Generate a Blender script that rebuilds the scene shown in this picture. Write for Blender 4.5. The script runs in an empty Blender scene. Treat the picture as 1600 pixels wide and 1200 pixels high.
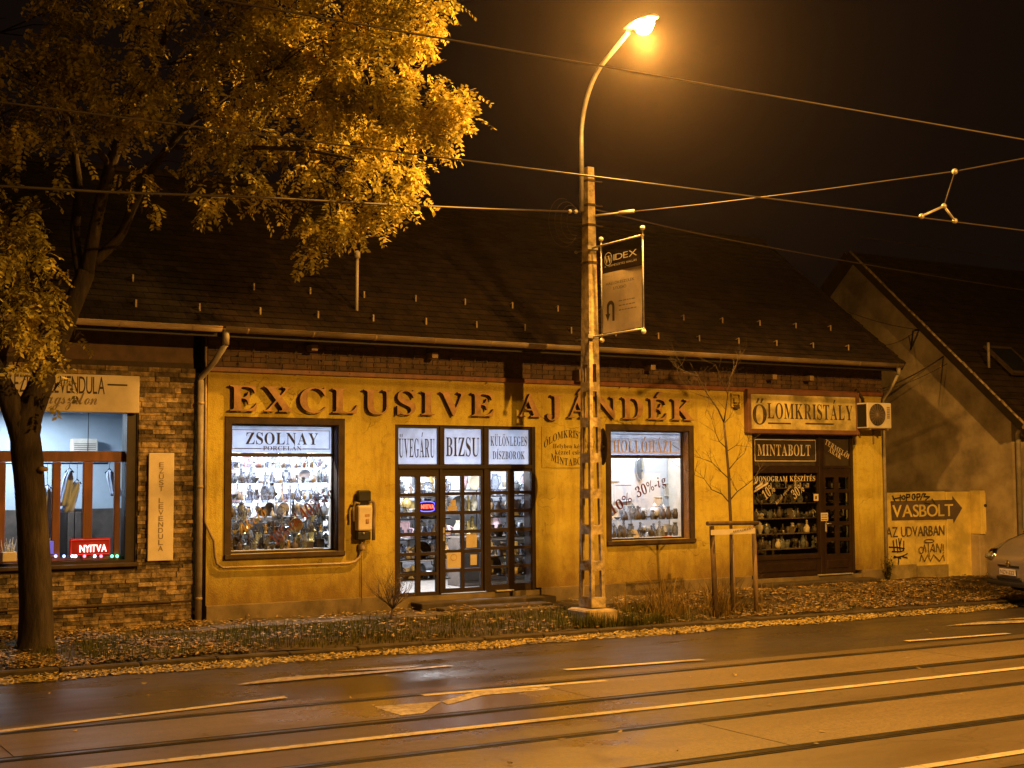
import bpy, bmesh, math, random
import numpy as np
from mathutils import Vector, Matrix

# ============================================================ camera, world, lights, exposure
SC = bpy.context.scene
COL = SC.collection
random.seed(7)
FPX, CX, CY = 2120.0, 800.0, 600.0            # calibrated on the 1600x1200 photograph
_u = np.array([3500.0, -128.0, -FPX]); _u /= np.linalg.norm(_u)      # street direction (+X)
_a = np.array([0.0, -145.0, -FPX])
_n = np.cross(_u, _a); _n /= np.linalg.norm(_n)
if _n[1] < 0: _n = -_n
_v = np.cross(_n, _u)
ROT = np.stack([_u, _v, _n])
CAM = np.array([-12.037, -19.838, 2.1])
cam_d = bpy.data.cameras.new('camera')
cam_d.sensor_width = 36.0; cam_d.lens = FPX / 1600 * 36
cam_d.clip_start = 0.1; cam_d.clip_end = 800
cam = bpy.data.objects.new('camera', cam_d); COL.objects.link(cam)
M4 = Matrix.Identity(4)
for i in range(3):
    for j in range(3): M4[i][j] = ROT[i, j]
    M4[i][3] = CAM[i]
cam.matrix_world = M4
SC.camera = cam

W = bpy.data.worlds.new('World'); SC.world = W; W.use_nodes = True
bg = W.node_tree.nodes['Background']
bg.inputs[0].default_value = (0.0042, 0.0024, 0.0018, 1); bg.inputs[1].default_value = 1.0

SC.view_settings.view_transform = 'Standard'; SC.view_settings.look = 'None'
SC.view_settings.exposure = 0.0; SC.view_settings.gamma = 1.0
cy = SC.cycles
cy.use_denoising = True
try: cy.denoiser = 'OPENIMAGEDENOISE'
except Exception: pass
cy.max_bounces = 8; cy.diffuse_bounces = 3; cy.glossy_bounces = 3; cy.transmission_bounces = 4
cy.transparent_max_bounces = 24; cy.volume_bounces = 0
cy.sample_clamp_indirect = 4.0; cy.caustics_reflective = False; cy.caustics_refractive = False
SODIUM = (1.0, 0.465, 0.075)
POW_A, POW_B = 6400.0, 15600.0
GLOW_HAZE = 0.0004

# ============================================================ helpers
def ray(px, py):
    return ROT @ np.array([px - CX, -(py - CY), -FPX])
def F(px, py, Y=0.0):                          # photograph pixel -> point on the plane at depth Y
    d = ray(px, py); return Vector(CAM + d * ((Y - CAM[1]) / d[1]))
def G(px, py, Z):                              # photograph pixel -> point at height Z
    d = ray(px, py); return Vector(CAM + d * ((Z - CAM[2]) / d[2]))

class MB:
    def __init__(self): self.v = []; self.f = []; self.s = []
    def quad(self, a, b, c, d, s=False):
        n = len(self.v); self.v += [tuple(a), tuple(b), tuple(c), tuple(d)]; self.f.append((n, n+1, n+2, n+3)); self.s.append(s)
    def tri(self, a, b, c):
        n = len(self.v); self.v += [tuple(a), tuple(b), tuple(c)]; self.f.append((n, n+1, n+2)); self.s.append(False)
    def box(self, x0, x1, y0, y1, z0, z1):
        self.hexa([(x0,y0,z0),(x1,y0,z0),(x1,y1,z0),(x0,y1,z0),(x0,y0,z1),(x1,y0,z1),(x1,y1,z1),(x0,y1,z1)])
    def hexa(self, p):
        n = len(self.v); self.v += [tuple(q) for q in p]
        for f in ((0,3,2,1),(4,5,6,7),(0,1,5,4),(1,2,6,5),(2,3,7,6),(3,0,4,7)):
            self.f.append(tuple(n+i for i in f)); self.s.append(False)
    def bbox(self, x0, x1, y0, y1, z0, z1, b=0.01, seg=2):       # box with rounded edges
        bm = bmesh.new(); bmesh.ops.create_cube(bm, size=1.0)
        for v in bm.verts: v.co = ((x0+x1)/2 + v.co.x*(x1-x0), (y0+y1)/2 + v.co.y*(y1-y0), (z0+z1)/2 + v.co.z*(z1-z0))
        bmesh.ops.bevel(bm, geom=bm.edges[:], offset=b, segments=seg, affect='EDGES', profile=.5)
        bm.verts.ensure_lookup_table(); bm.verts.index_update(); n = len(self.v)
        self.v += [tuple(v.co) for v in bm.verts]
        for f in bm.faces: self.f.append(tuple(n+v.index for v in f.verts)); self.s.append(False)
        bm.free()
    def rings(self, rings, close=True, cap=True, smooth=True):
        n = len(self.v); m = len(rings[0])
        for r in rings: self.v += [tuple(p) for p in r]
        for k in range(len(rings)-1):
            for i in range(m if close else m-1):
                j = (i+1) % m
                self.f.append((n+k*m+i, n+k*m+j, n+(k+1)*m+j, n+(k+1)*m+i)); self.s.append(smooth)
        if cap:
            self.f.append(tuple(n+i for i in range(m))[::-1]); self.s.append(False)
            self.f.append(tuple(n+(len(rings)-1)*m+i for i in range(m))); self.s.append(False)
    def tube(self, pts, r, n=8, cap=True):
        pts = [Vector(p) for p in pts]
        rs = r if isinstance(r, (list, tuple)) else [r]*len(pts)
        up = Vector((0.13, 0.31, 0.94)); rings = []
        for i, p in enumerate(pts):
            t = (pts[min(i+1, len(pts)-1)] - pts[max(i-1, 0)]).normalized()
            a = t.cross(up)
            if a.length < 1e-3: a = t.cross(Vector((1,0,0)))
            a.normalize(); b = t.cross(a)
            rings.append([p + a*math.cos(2*math.pi*k/n)*rs[i] + b*math.sin(2*math.pi*k/n)*rs[i] for k in range(n)])
        self.rings(rings, True, cap)
    def lathe(self, prof, c, n=14, cap=True):
        self.rings([[(c[0]+r*math.cos(2*math.pi*k/n), c[1]+r*math.sin(2*math.pi*k/n), c[2]+z) for k in range(n)] for r, z in prof], True, cap)
    def sphere(self, c, r, n=10):
        self.lathe([(max(r*math.sin(math.pi*k/6), 1e-4), -r*math.cos(math.pi*k/6)) for k in range(7)], c, n)
    def poly(self, pts, depth):                 # pts: planar loop of 3-D points, depth: extrusion vector
        n = len(self.v); m = len(pts); d = Vector(depth)
        self.v += [tuple(p) for p in pts] + [tuple(Vector(p)+d) for p in pts]
        self.f.append(tuple(range(n, n+m))); self.f.append(tuple(range(n+2*m-1, n+m-1, -1))); self.s += [False, False]
        for i in range(m):
            j = (i+1) % m; self.f.append((n+j, n+i, n+m+i, n+m+j)); self.s.append(False)
    def build(self, name, mat, parent=None):
        me = bpy.data.meshes.new(name); me.from_pydata(self.v, [], self.f); me.update()
        if any(self.s): me.polygons.foreach_set('use_smooth', self.s)
        for m in (mat if isinstance(mat, (list, tuple)) else [mat]): me.materials.append(m)
        return link(name, me, parent)

def link(name, me, parent=None):
    o = bpy.data.objects.new(name, me); COL.objects.link(o)
    if parent is not None:
        o.parent = parent
        o.matrix_parent_inverse = parent_inv(parent)
    return o
def world_mat(o):
    m = Matrix.LocRotScale(o.location, o.rotation_euler, o.scale)
    if o.parent: m = world_mat(o.parent) @ o.matrix_parent_inverse @ m
    return m
def parent_inv(p): return world_mat(p).inverted()
def tag(o, label=None, cat=None, group=None, kind=None):
    if label: o['label'] = label
    if cat: o['category'] = cat
    if group: o['group'] = group
    if kind: o['kind'] = kind
    return o
def thing(name, loc, label, cat, group=None):
    o = bpy.data.objects.new(name, None); COL.objects.link(o)
    o.location = loc; o.empty_display_size = 0.1
    return tag(o, label, cat, group)

# ------------------------------------------------------------ lettering (Blender's own default font, serif glyphs by fallback)
_GL = {}
ACC = {'Á':('A','a'),'É':('E','a'),'Í':('I','a'),'Ó':('O','a'),'Ú':('U','a'),'Ö':('O','u'),'Ü':('U','u'),'Ő':('O','d'),'Ű':('U','d'),
       'á':('a','a'),'é':('e','a'),'í':('i','a'),'ó':('o','a'),'ö':('o','u'),'ü':('u','u'),'ő':('o','d')}
def _map(c, style):
    o = ord(c)
    if style == 'serif':
        if 'A' <= c <= 'Z': return chr(0x1D400+o-65)
        if 'a' <= c <= 'z': return chr(0x1D41A+o-97)
        if '0' <= c <= '9': return chr(0x1D7CE+o-48)
    if style == 'italic':
        if 'A' <= c <= 'Z': return chr(0x1D468+o-65)
        if 'a' <= c <= 'z': return chr(0x1D482+o-97)
        if '0' <= c <= '9': return chr(0x1D7CE+o-48)
    if style == 'script' and 'a' <= c <= 'z': return chr(0x1D4EA+o-97)
    return c
def glyph(c, style):
    k = (c, style)
    if k not in _GL:
        acc = None; base = c
        if style != 'sans' and c in ACC: base, acc = ACC[c]
        cu = bpy.data.curves.new('glyph', 'FONT'); cu.body = _map(base, style); cu.resolution_u = 4
        ob = bpy.data.objects.new('glyph', cu); COL.objects.link(ob)
        bpy.context.view_layer.update()
        me = bpy.data.meshes.new_from_object(ob.evaluated_get(bpy.context.evaluated_depsgraph_get()))
        v = [(p.co.x, p.co.y) for p in me.vertices]; f = [tuple(p.vertices) for p in me.polygons]
        bpy.data.objects.remove(ob); bpy.data.curves.remove(cu); bpy.data.meshes.remove(me)
        if v:
            x0 = min(p[0] for p in v); v = [(p[0]-x0, p[1]) for p in v]; w = max(p[0] for p in v); h = max(p[1] for p in v)
            def q(pts):
                n = len(v); v.extend(pts); f.append(tuple(range(n, n+len(pts))))
            m = w/2
            if acc == 'a': q([(m-.05, h+.05), (m+.04, h+.05), (m+.19, h+.22), (m+.06, h+.22)])
            if acc == 'u':
                for s in (-.14, .14): q([(m+s-.055, h+.06), (m+s+.055, h+.06), (m+s+.055, h+.17), (m+s-.055, h+.17)])
            if acc == 'd':
                for s in (-.13, .07): q([(m+s-.04, h+.05), (m+s+.04, h+.05), (m+s+.15, h+.21), (m+s+.04, h+.21)])
        else: w = .28
        _GL[k] = (v, f, w)
    return _GL[k]
def layout(s, style, sp=.09):
    V, Fc, x = [], [], 0.0; spans = []
    for c in s:
        v, f, w = glyph(c, style); n = len(V)
        V += [(p[0]+x, p[1]) for p in v]; Fc += [tuple(n+i for i in q) for q in f]
        spans.append((x, x+w)); x += w+sp
    return V, Fc, x-sp, spans
def extrude2d(mb, V, Fc, mapf, nvec, depth):
    """front faces at mapf(u,v)+nvec*depth and the sides down to mapf(u,v)"""
    nv = Vector(nvec); n = len(mb.v)
    mb.v += [tuple(Vector(mapf(*p)) + nv*depth) for p in V]
    for f in Fc: mb.f.append(tuple(n+i for i in f)); mb.s.append(False)
    if depth > .004:
        m = len(mb.v); mb.v += [tuple(mapf(*p)) for p in V]
        cnt = {}
        for f in Fc:
            for i in range(len(f)):
                a, b = f[i], f[(i+1) % len(f)]
                k = (min(a,b), max(a,b)); cnt[k] = None if k in cnt else (a, b)
        for e in cnt.values():
            if e: a, b = e; mb.f.append((n+b, n+a, m+a, m+b)); mb.s.append(False)
def text(s, style, org, uv, vv, w, h, mat, parent, name='lettering', depth=.003, cap=.72, sp=.09, warp=None):
    """lettering fitted into a w x h box at org along unit vectors uv, vv (front normal uv x vv)"""
    V, Fc, tw, _ = layout(s, style, sp)
    uv = Vector(uv).normalized(); vv = Vector(vv).normalized(); nv = uv.cross(vv); org = Vector(org)
    sx = w/tw; sy = h/cap
    def mp(x, y):
        X, Y = x*sx, y*sy
        if warp: X, Y = warp(X, Y)
        return org + uv*X + vv*Y
    mb = MB(); extrude2d(mb, V, Fc, mp, nv, depth)
    return mb.build(name, mat, parent)
XV, ZV = Vector((1,0,0)), Vector((0,0,1))
def ftext(s, style, x0, y0, x1, y1, Y, mat, parent, **k):
    """facade lettering: photograph pixels of the lower corner (x0,y0) and the upper corner (x1,y1) on plane Y"""
    a = F(x0, y0, Y); b = F(x1, y1, Y)
    d = Vector((b.x-a.x, 0, 0)); skew = 0
    return text(s, style, a, XV, ZV, b.x-a.x, b.z-a.z, mat, parent, **k)

# ------------------------------------------------------------ materials
def nodes(name):
    m = bpy.data.materials.new(name); m.use_nodes = True; nt = m.node_tree
    b = nt.nodes['Principled BSDF']; return m, nt, b
def N(nt, t, **kw):
    n = nt.nodes.new(t)
    for k, v in kw.items(): setattr(n, k, v)
    return n
def mixc(nt, fac, a, b, mode='MIX'):
    n = N(nt, 'ShaderNodeMix', data_type='RGBA', blend_type=mode)
    for i, x in ((0, fac), (6, a), (7, b)):
        if hasattr(x, 'links') or isinstance(x, bpy.types.NodeSocket): nt.links.new(x, n.inputs[i])
        elif i == 0: n.inputs[0].default_value = x
        else: n.inputs[i].default_value = (*x, 1)
    return n.outputs[2]
def coord(nt, scale=(1,1,1)):
    g = N(nt, 'ShaderNodeNewGeometry'); mp = N(nt, 'ShaderNodeMapping'); mp.inputs['Scale'].default_value = scale
    nt.links.new(g.outputs['Position'], mp.inputs['Vector']); return mp.outputs[0]
def noise(nt, scale, detail=4, rough=.55, vec=None, lo=.35, hi=.65):
    n = N(nt, 'ShaderNodeTexNoise'); n.inputs['Scale'].default_value = scale; n.inputs['Detail'].default_value = detail
    n.inputs['Roughness'].default_value = rough
    nt.links.new(vec if vec is not None else coord(nt), n.inputs['Vector'])
    r = N(nt, 'ShaderNodeMapRange'); r.inputs['From Min'].default_value = lo; r.inputs['From Max'].default_value = hi
    nt.links.new(n.outputs['Fac'], r.inputs['Value']); return r.outputs[0]
def bump(nt, b, h, strength=.3, dist=.01):
    n = N(nt, 'ShaderNodeBump'); n.inputs['Strength'].default_value = strength; n.inputs['Distance'].default_value = dist
    nt.links.new(h, n.inputs['Height']); nt.links.new(n.outputs[0], b.inputs['Normal'])
def mat(name, col, rough=.6, var=.25, scale=6, metal=0, bmp=0, spec=.4, island=0, vec=(1,1,1)):
    m, nt, b = nodes(name)
    b.inputs['Roughness'].default_value = rough; b.inputs['Metallic'].default_value = metal
    b.inputs['Specular IOR Level'].default_value = spec
    dark = tuple(c*(1-var) for c in col); lite = tuple(min(c*(1+var*.6), 1) for c in col)
    h = noise(nt, scale, 5, .6, coord(nt, vec))
    c = mixc(nt, h, dark, lite)
    if island:
        g = N(nt, 'ShaderNodeNewGeometry'); mr = N(nt, 'ShaderNodeMapRange')
        mr.inputs['To Min'].default_value = 1-island; mr.inputs['To Max'].default_value = 1+island*.7
        nt.links.new(g.outputs['Random Per Island'], mr.inputs['Value'])
        cc = N(nt, 'ShaderNodeCombineColor')
        for i in range(3): nt.links.new(mr.outputs[0], cc.inputs[i])
        c = mixc(nt, 1.0, c, cc.outputs[0], 'MULTIPLY')
    nt.links.new(c, b.inputs['Base Color'])
    if bmp: bump(nt, b, h, bmp)
    return m
def emis(name, col, s):
    m, nt, b = nodes(name); b.inputs['Base Color'].default_value = (*[c*.2 for c in col], 1)
    b.inputs['Emission Color'].default_value = (*col, 1); b.inputs['Emission Strength'].default_value = s
    return m
def glassy(name, tint, gloss, rough=.03, body=0.0, bodycol=(.8,.8,.8)):
    m, nt, b = nodes(name); out = nt.nodes['Material Output']; nt.nodes.remove(b)
    t = N(nt, 'ShaderNodeBsdfTransparent'); t.inputs[0].default_value = (*tint, 1)
    g = N(nt, 'ShaderNodeBsdfGlossy'); g.inputs['Roughness'].default_value = rough; g.inputs[0].default_value = (.95,.95,.95,1)
    lw = N(nt, 'ShaderNodeLayerWeight'); lw.inputs[0].default_value = gloss
    mx = N(nt, 'ShaderNodeMixShader'); nt.links.new(lw.outputs['Fresnel'], mx.inputs[0])
    nt.links.new(t.outputs[0], mx.inputs[1]); nt.links.new(g.outputs[0], mx.inputs[2]); last = mx
    if body:
        d = N(nt, 'ShaderNodeBsdfDiffuse'); d.inputs[0].default_value = (*bodycol, 1)
        m2 = N(nt, 'ShaderNodeMixShader'); m2.inputs[0].default_value = body
        nt.links.new(mx.outputs[0], m2.inputs[1]); nt.links.new(d.outputs[0], m2.inputs[2]); last = m2
    nt.links.new(last.outputs[0], out.inputs[0]); return m
def translucent(name, col, amount=.5, rnd=0):
    m, nt, b = nodes(name); out = nt.nodes['Material Output']; nt.nodes.remove(b)
    d = N(nt, 'ShaderNodeBsdfDiffuse'); t = N(nt, 'ShaderNodeBsdfTranslucent')
    c = mixc(nt, noise(nt, 5, 4), tuple(x*.8 for x in col), col)
    if rnd > .54: c = mixc(nt, noise(nt, 1.5, 4, .6, None, .40, .62), (.34,.31,.085), (.70,.60,.17))     # olive and yellow sprays
    if rnd:
        g = N(nt, 'ShaderNodeNewGeometry')
        c = mixc(nt, g.outputs['Random Per Island'], tuple(x*(1-rnd) for x in col), (col[0]*1.25, col[1]*1.1, col[2]*.9)) if rnd < .54 else mixc(nt, 1.0, c, mixc(nt, g.outputs['Random Per Island'], (.55,.52,.48), (1.3,1.25,1.2)), 'MULTIPLY')
    nt.links.new(c, d.inputs[0]); nt.links.new(c, t.inputs[0])
    mx = N(nt, 'ShaderNodeMixShader'); mx.inputs[0].default_value = amount
    nt.links.new(d.outputs[0], mx.inputs[1]); nt.links.new(t.outputs[0], mx.inputs[2]); nt.links.new(mx.outputs[0], out.inputs[0])
    return m

def plaster():
    m, nt, b = nodes('yellow_plaster'); b.inputs['Roughness'].default_value = .92; b.inputs['Specular IOR Level'].default_value = .12
    c = mixc(nt, noise(nt, 1.1, 7, .62), (.50,.39,.065), (.66,.55,.105))
    c = mixc(nt, noise(nt, .55, 4, .6, None, .52, .60), c, (.60,.50,.11))              # patches of newer paint
    c = mixc(nt, noise(nt, 8, 6, .7, None, .50, .74), c, (.43,.31,.05))                # mottling
    sp = noise(nt, 30, 3, .7, None, .64, .72); c = mixc(nt, sp, c, (.22,.155,.04))     # specks
    st = noise(nt, 2.6, 7, .72, coord(nt, (2.6,1,.28)), .50, .74); c = mixc(nt, st, c, (.38,.265,.05))   # run-off streaks
    g = N(nt, 'ShaderNodeNewGeometry'); sx = N(nt, 'ShaderNodeSeparateXYZ'); nt.links.new(g.outputs['Position'], sx.inputs[0])
    def zmask(lo, hi, k, sc):
        ad = N(nt, 'ShaderNodeMath', operation='ADD'); nt.links.new(sx.outputs[2], ad.inputs[0])
        ns = N(nt, 'ShaderNodeMath', operation='MULTIPLY'); ns.inputs[1].default_value = k; nt.links.new(noise(nt, sc, 7, .72, coord(nt, (1,1,.6)), .2, .8), ns.inputs[0]); nt.links.new(ns.outputs[0], ad.inputs[1])
        r = N(nt, 'ShaderNodeMapRange'); r.inputs['From Min'].default_value = lo; r.inputs['From Max'].default_value = hi; nt.links.new(ad.outputs[0], r.inputs['Value']); return r.outputs[0]
    c = mixc(nt, zmask(.80, -.40, -1.05, 2.8), c, (.21,.14,.045))                        # splash dirt rising from the plinth
    c = mixc(nt, zmask(3.35, 4.5, .75, 4.0), c, (.30,.20,.045))                         # dirt washed down from the ledge
    v = N(nt, 'ShaderNodeTexVoronoi', feature='DISTANCE_TO_EDGE'); v.inputs['Scale'].default_value = .9
    vv = N(nt, 'ShaderNodeVectorMath', operation='ADD'); nz = N(nt, 'ShaderNodeTexNoise'); nz.inputs['Scale'].default_value = 2.2; nz.inputs['Detail'].default_value = 5; nt.links.new(coord(nt), nz.inputs['Vector'])
    nt.links.new(coord(nt), vv.inputs[0]); nt.links.new(nz.outputs['Color'], vv.inputs[1]); nt.links.new(vv.outputs[0], v.inputs['Vector'])
    r = N(nt, 'ShaderNodeMapRange'); r.inputs['From Min'].default_value = 0; r.inputs['From Max'].default_value = .011; r.inputs['To Min'].default_value = .8; r.inputs['To Max'].default_value = 0; nt.links.new(v.outputs['Distance'], r.inputs['Value'])
    mm = N(nt, 'ShaderNodeMath', operation='MULTIPLY'); nt.links.new(r.outputs[0], mm.inputs[0]); nt.links.new(noise(nt, .8, 3, .6, None, .48, .60), mm.inputs[1])
    c = mixc(nt, mm.outputs[0], c, (.16,.11,.03))                                       # hairline cracks in places
    nt.links.new(c, b.inputs['Base Color']); bump(nt, b, noise(nt, 38, 6, .72), .5, .008); return m
RZ0 = -.35
def asphalt(name, col, sheen, scale=60, crack=.75, damp=True):
    m, nt, b = nodes(name)
    big = noise(nt, .55, 7, .68, coord(nt, (.35,1,1)), .3, .7); fine = noise(nt, scale, 4, .75)
    c = mixc(nt, big, tuple(x*.60 for x in col), tuple(x*1.3 for x in col)); c = mixc(nt, fine, tuple(x*.55 for x in col), c)
    c = mixc(nt, noise(nt, 1.9, 6, .7, coord(nt, (.16,1.3,1)), .56, .74), c, tuple(x*.5 for x in col))     # tyre grime and oil drips along the lane
    c = mixc(nt, noise(nt, 130, 2, .6, None, .66, .74), c, tuple(min(x*2.4, .6) for x in col))             # pale chippings
    cr = N(nt, 'ShaderNodeTexVoronoi', feature='DISTANCE_TO_EDGE'); cr.inputs['Scale'].default_value = .42
    vv = N(nt, 'ShaderNodeVectorMath', operation='ADD'); nz = N(nt, 'ShaderNodeTexNoise'); nz.inputs['Scale'].default_value = 2; nt.links.new(coord(nt), nz.inputs['Vector'])
    nt.links.new(coord(nt), vv.inputs[0]); nt.links.new(nz.outputs['Color'], vv.inputs[1]); nt.links.new(vv.outputs[0], cr.inputs['Vector'])
    r = N(nt, 'ShaderNodeMapRange'); r.inputs['From Min'].default_value = .0; r.inputs['From Max'].default_value = .012; r.inputs['To Min'].default_value = crack; r.inputs['To Max'].default_value = 0
    nt.links.new(cr.outputs['Distance'], r.inputs['Value']); c = mixc(nt, r.outputs[0], c, tuple(x*.35 for x in col))
    nt.links.new(c, b.inputs['Base Color'])
    rr = N(nt, 'ShaderNodeMapRange'); rr.inputs['To Min'].default_value = sheen; rr.inputs['To Max'].default_value = min(sheen+.22, 1)
    nt.links.new(noise(nt, .8, 5, .65, coord(nt, (.3,1,1))), rr.inputs['Value'])
    if damp:                                            # a damp, traffic-polished patch in front of the entrance
        g = N(nt, 'ShaderNodeNewGeometry'); sb = N(nt, 'ShaderNodeVectorMath', operation='SUBTRACT'); sb.inputs[1].default_value = (-4.9, -6.0, RZ0)
        nt.links.new(g.outputs['Position'], sb.inputs[0]); sc_ = N(nt, 'ShaderNodeVectorMath', operation='MULTIPLY'); sc_.inputs[1].default_value = (1/1.9, 1/4.2, 0); nt.links.new(sb.outputs[0], sc_.inputs[0])
        ln = N(nt, 'ShaderNodeVectorMath', operation='LENGTH'); nt.links.new(sc_.outputs[0], ln.inputs[0])
        ad = N(nt, 'ShaderNodeMath', operation='ADD'); nt.links.new(ln.outputs['Value'], ad.inputs[0]); nt.links.new(noise(nt, 1.3, 5, .65, None, .3, .75), ad.inputs[1])
        k = N(nt, 'ShaderNodeMapRange'); k.inputs['From Min'].default_value = .80; k.inputs['From Max'].default_value = 1.5; nt.links.new(ad.outputs[0], k.inputs['Value'])
        mx = N(nt, 'ShaderNodeMix'); mx.inputs[2].default_value = .10; nt.links.new(k.outputs[0], mx.inputs[0]); nt.links.new(rr.outputs[0], mx.inputs[3]); nt.links.new(mx.outputs[0], b.inputs['Roughness'])
    else: nt.links.new(rr.outputs[0], b.inputs['Roughness'])
    b.inputs['Specular IOR Level'].default_value = .45
    bump(nt, b, fine, .16, .003); return m

M = {}
M['plaster'] = plaster()
M['plinth'] = mat('plinth_render', (.17,.13,.075), .9, .4, 2.2, bmp=.3)
M['frieze'] = mat('frieze_tile', (.085,.048,.03), .75, .3, 5, island=.35)
M['joint'] = mat('mortar', (.05,.035,.025), .95)
M['stone'] = mat('stone_cladding', (.24,.175,.10), .85, .6, 11, bmp=.8, island=.8)
M['tile'] = mat('roof_tile', (.024,.015,.011), .85, .4, 3, island=.3, spec=.2)
M['tile2'] = mat('roof_tile_black', (.022,.017,.015), .85, .4, 3, island=.3, spec=.2)
M['darkwood'] = mat('dark_wood', (.02,.013,.010), .6, .3, 4)
M['frame'] = mat('dark_frame', (.022,.012,.009), .45, .3, 5)
M['brownwood'] = mat('brown_wood', (.17,.065,.035), .5, .3, 8, vec=(1,1,.2))
M['casing'] = mat('brown_casing', (.055,.034,.02), .8, .4, 5)
M['lit_reveal'] = mat('lit_brown_reveal', (.30,.19,.11), .8, .3, 5)  # paler brown paints in the lit look of the jambs behind the pole
M['gutter'] = mat('painted_gutter', (.33,.25,.17), .45, .45, 3, vec=(.4,1,1))
M['downpipe'] = mat('painted_downpipe', (.30,.26,.22), .5, .3, 5)
M['letter'] = mat('brown_letter', (.37,.215,.10), .65, .35, 6, bmp=.15)
M['letterside'] = mat('dark_letter_side', (.035,.02,.014), .7)
M['white'] = mat('off_white_paint', (.66,.60,.52), .6, .12, 5)
M['cream'] = mat('cream_sign', (.60,.52,.42), .6, .14, 3)
M['black'] = mat('black_paint', (.012,.010,.009), .5)
def worn_text():
    m, nt, b = nodes('worn_dark_paint'); b.inputs['Roughness'].default_value = .75
    c = mixc(nt, noise(nt, 5, 5, .6), (.028,.016,.012), (.06,.04,.025)); c = mixc(nt, noise(nt, 22, 5, .75, None, .60, .70), c, (.30,.23,.09)); nt.links.new(c, b.inputs['Base Color']); return m
M['darktext'] = worn_text()
M['greytext'] = mat('grey_paint', (.22,.17,.14), .7)
M['concrete'] = mat('pole_concrete', (.42,.33,.19), .9, .5, 9, bmp=.5)
M['steel'] = mat('galvanised_steel', (.45,.42,.38), .42, .25, 9, metal=.35)
M['rail'] = mat('rail_steel', (.10,.085,.075), .28, .4, 6, metal=.8)
M['groove'] = mat('rail_groove', (.012,.010,.009), .9)
M['wire'] = mat('weathered_wire', (.055,.04,.032), .6)
M['road'] = asphalt('asphalt', (.070,.057,.048), .24, 60, .5)
M['strip'] = asphalt('worn_asphalt', (.145,.11,.077), .36, 90, .5)
M['slab'] = asphalt('track_slab', (.195,.15,.10), .40, 30, .12)
def worn_paint(w=0):
    m, nt, b = nodes('road_paint'); b.inputs['Roughness'].default_value = .6
    c = mixc(nt, noise(nt, 3, 5, .65), (.42,.36,.29), (.60,.52,.43)); c = mixc(nt, noise(nt, 14, 6, .75, None, .53-.09*w, .68-.06*w), c, (.13,.10,.07)); c = mixc(nt, noise(nt, 1.1, 4, .6, coord(nt, (.4,1,1)), .56-.12*w, .78-.1*w), c, (.12,.09,.065))
    nt.links.new(c, b.inputs['Base Color']); return m
M['mark'] = worn_paint(); M['markworn'] = worn_paint(1)
M['pave'] = asphalt('pavement_slabs', (.11,.088,.062), .7)
M['kerb'] = mat('kerb_stone', (.055,.042,.03), .9, .4, 4)
M['soil'] = mat('verge_soil', (.055,.038,.022), .95, .6, 5, bmp=.6)
M['earth'] = mat('dark_ground', (.03,.025,.02), .95)
M['grass'] = translucent('grass_blade', (.11,.12,.035), .3, .5)
M['dry'] = translucent('dry_grass', (.20,.15,.06), .3, .4)
M['leaf'] = translucent('autumn_leaf', (.56,.50,.12), .32, .55)
M['litter'] = mat('fallen_leaf', (.38,.29,.12), .8, .3, 20, island=.6)
M['bark'] = mat('tree_bark', (.042,.030,.021), .95, .5, 10, bmp=.8, vec=(1,1,.25))
M['twig'] = mat('bare_twig', (.07,.05,.035), .9)
M['stake'] = mat('stake_wood', (.27,.19,.12), .8, .3, 6, vec=(1,1,.2))
M['darkstake'] = mat('weathered_wood', (.10,.065,.04), .85, .4, 6)
M['glass'] = glassy('window_glass', (.96,.97,.97), .06)
M['pane_sign'] = translucent('milky_sign_panel', (.68,.74,.86), .82)
M['bluetext'] = mat('dark_blue_paint', (.05,.055,.08), .7)
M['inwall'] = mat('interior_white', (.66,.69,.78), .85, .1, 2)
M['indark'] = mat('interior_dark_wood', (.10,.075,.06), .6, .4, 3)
M['infloor'] = mat('interior_floor', (.22,.19,.17), .5)
M['blue'] = mat('pale_blue_wall', (.42,.50,.58), .85, .1, 2)
M['crystal'] = glassy('cut_crystal', (.74,.77,.84), .34, .06, .16, (.72,.78,.92))
M['crystal2'] = glassy('smoked_crystal', (.55,.58,.62), .38, .1, .22, (.5,.52,.56))
M['porc'] = mat('white_porcelain', (.66,.70,.80), .2, .06, 8)
M['pink'] = mat('pink_porcelain', (.62,.42,.46), .25, .2, 12)
M['gold'] = mat('gilt_metal', (.48,.33,.11), .32, .3, 9, metal=.6)
M['bronze'] = mat('dark_bronze', (.075,.06,.05), .35, .4, 9)
M['teal'] = mat('eosin_glaze', (.12,.24,.24), .2, .4, 14)
M['kraft'] = mat('paper_card', (.52,.45,.34), .8, .12, 6)
M['red'] = mat('red_sticker', (.11,.012,.012), .6)
M['tube'] = emis('ceiling_tube_lit', (.92,.95,1.0), 7.0)
M['lampbowl'] = emis('sodium_bowl_lit', (1.0,.66,.30), 45.0)
M['neon_red'] = emis('neon_red', (1.0,.10,.06), 5.0)
M['neon_white'] = emis('neon_core', (1.0,.62,.55), 4.5)
M['neon_blue'] = emis('neon_blue', (.12,.14,1.0), 4.0)
M['led_g'] = emis('led_green', (.1,1.0,.45), 5.0); M['led_b'] = emis('led_blue', (.2,.3,1.0), 6.0); M['led_r'] = emis('led_pink', (1.0,.15,.25), 5.0); M['led_w'] = emis('led_white', (.8,.9,1.0), 5.0)
M['plastic'] = mat('aged_white_plastic', (.62,.56,.48), .5, .1, 4)
M['board'] = mat('sign_board_brown', (.16,.075,.045), .6, .25, 4)
M['hwall'] = mat('house_render', (.36,.29,.20), .92, .4, 1.6, bmp=.2)
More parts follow.
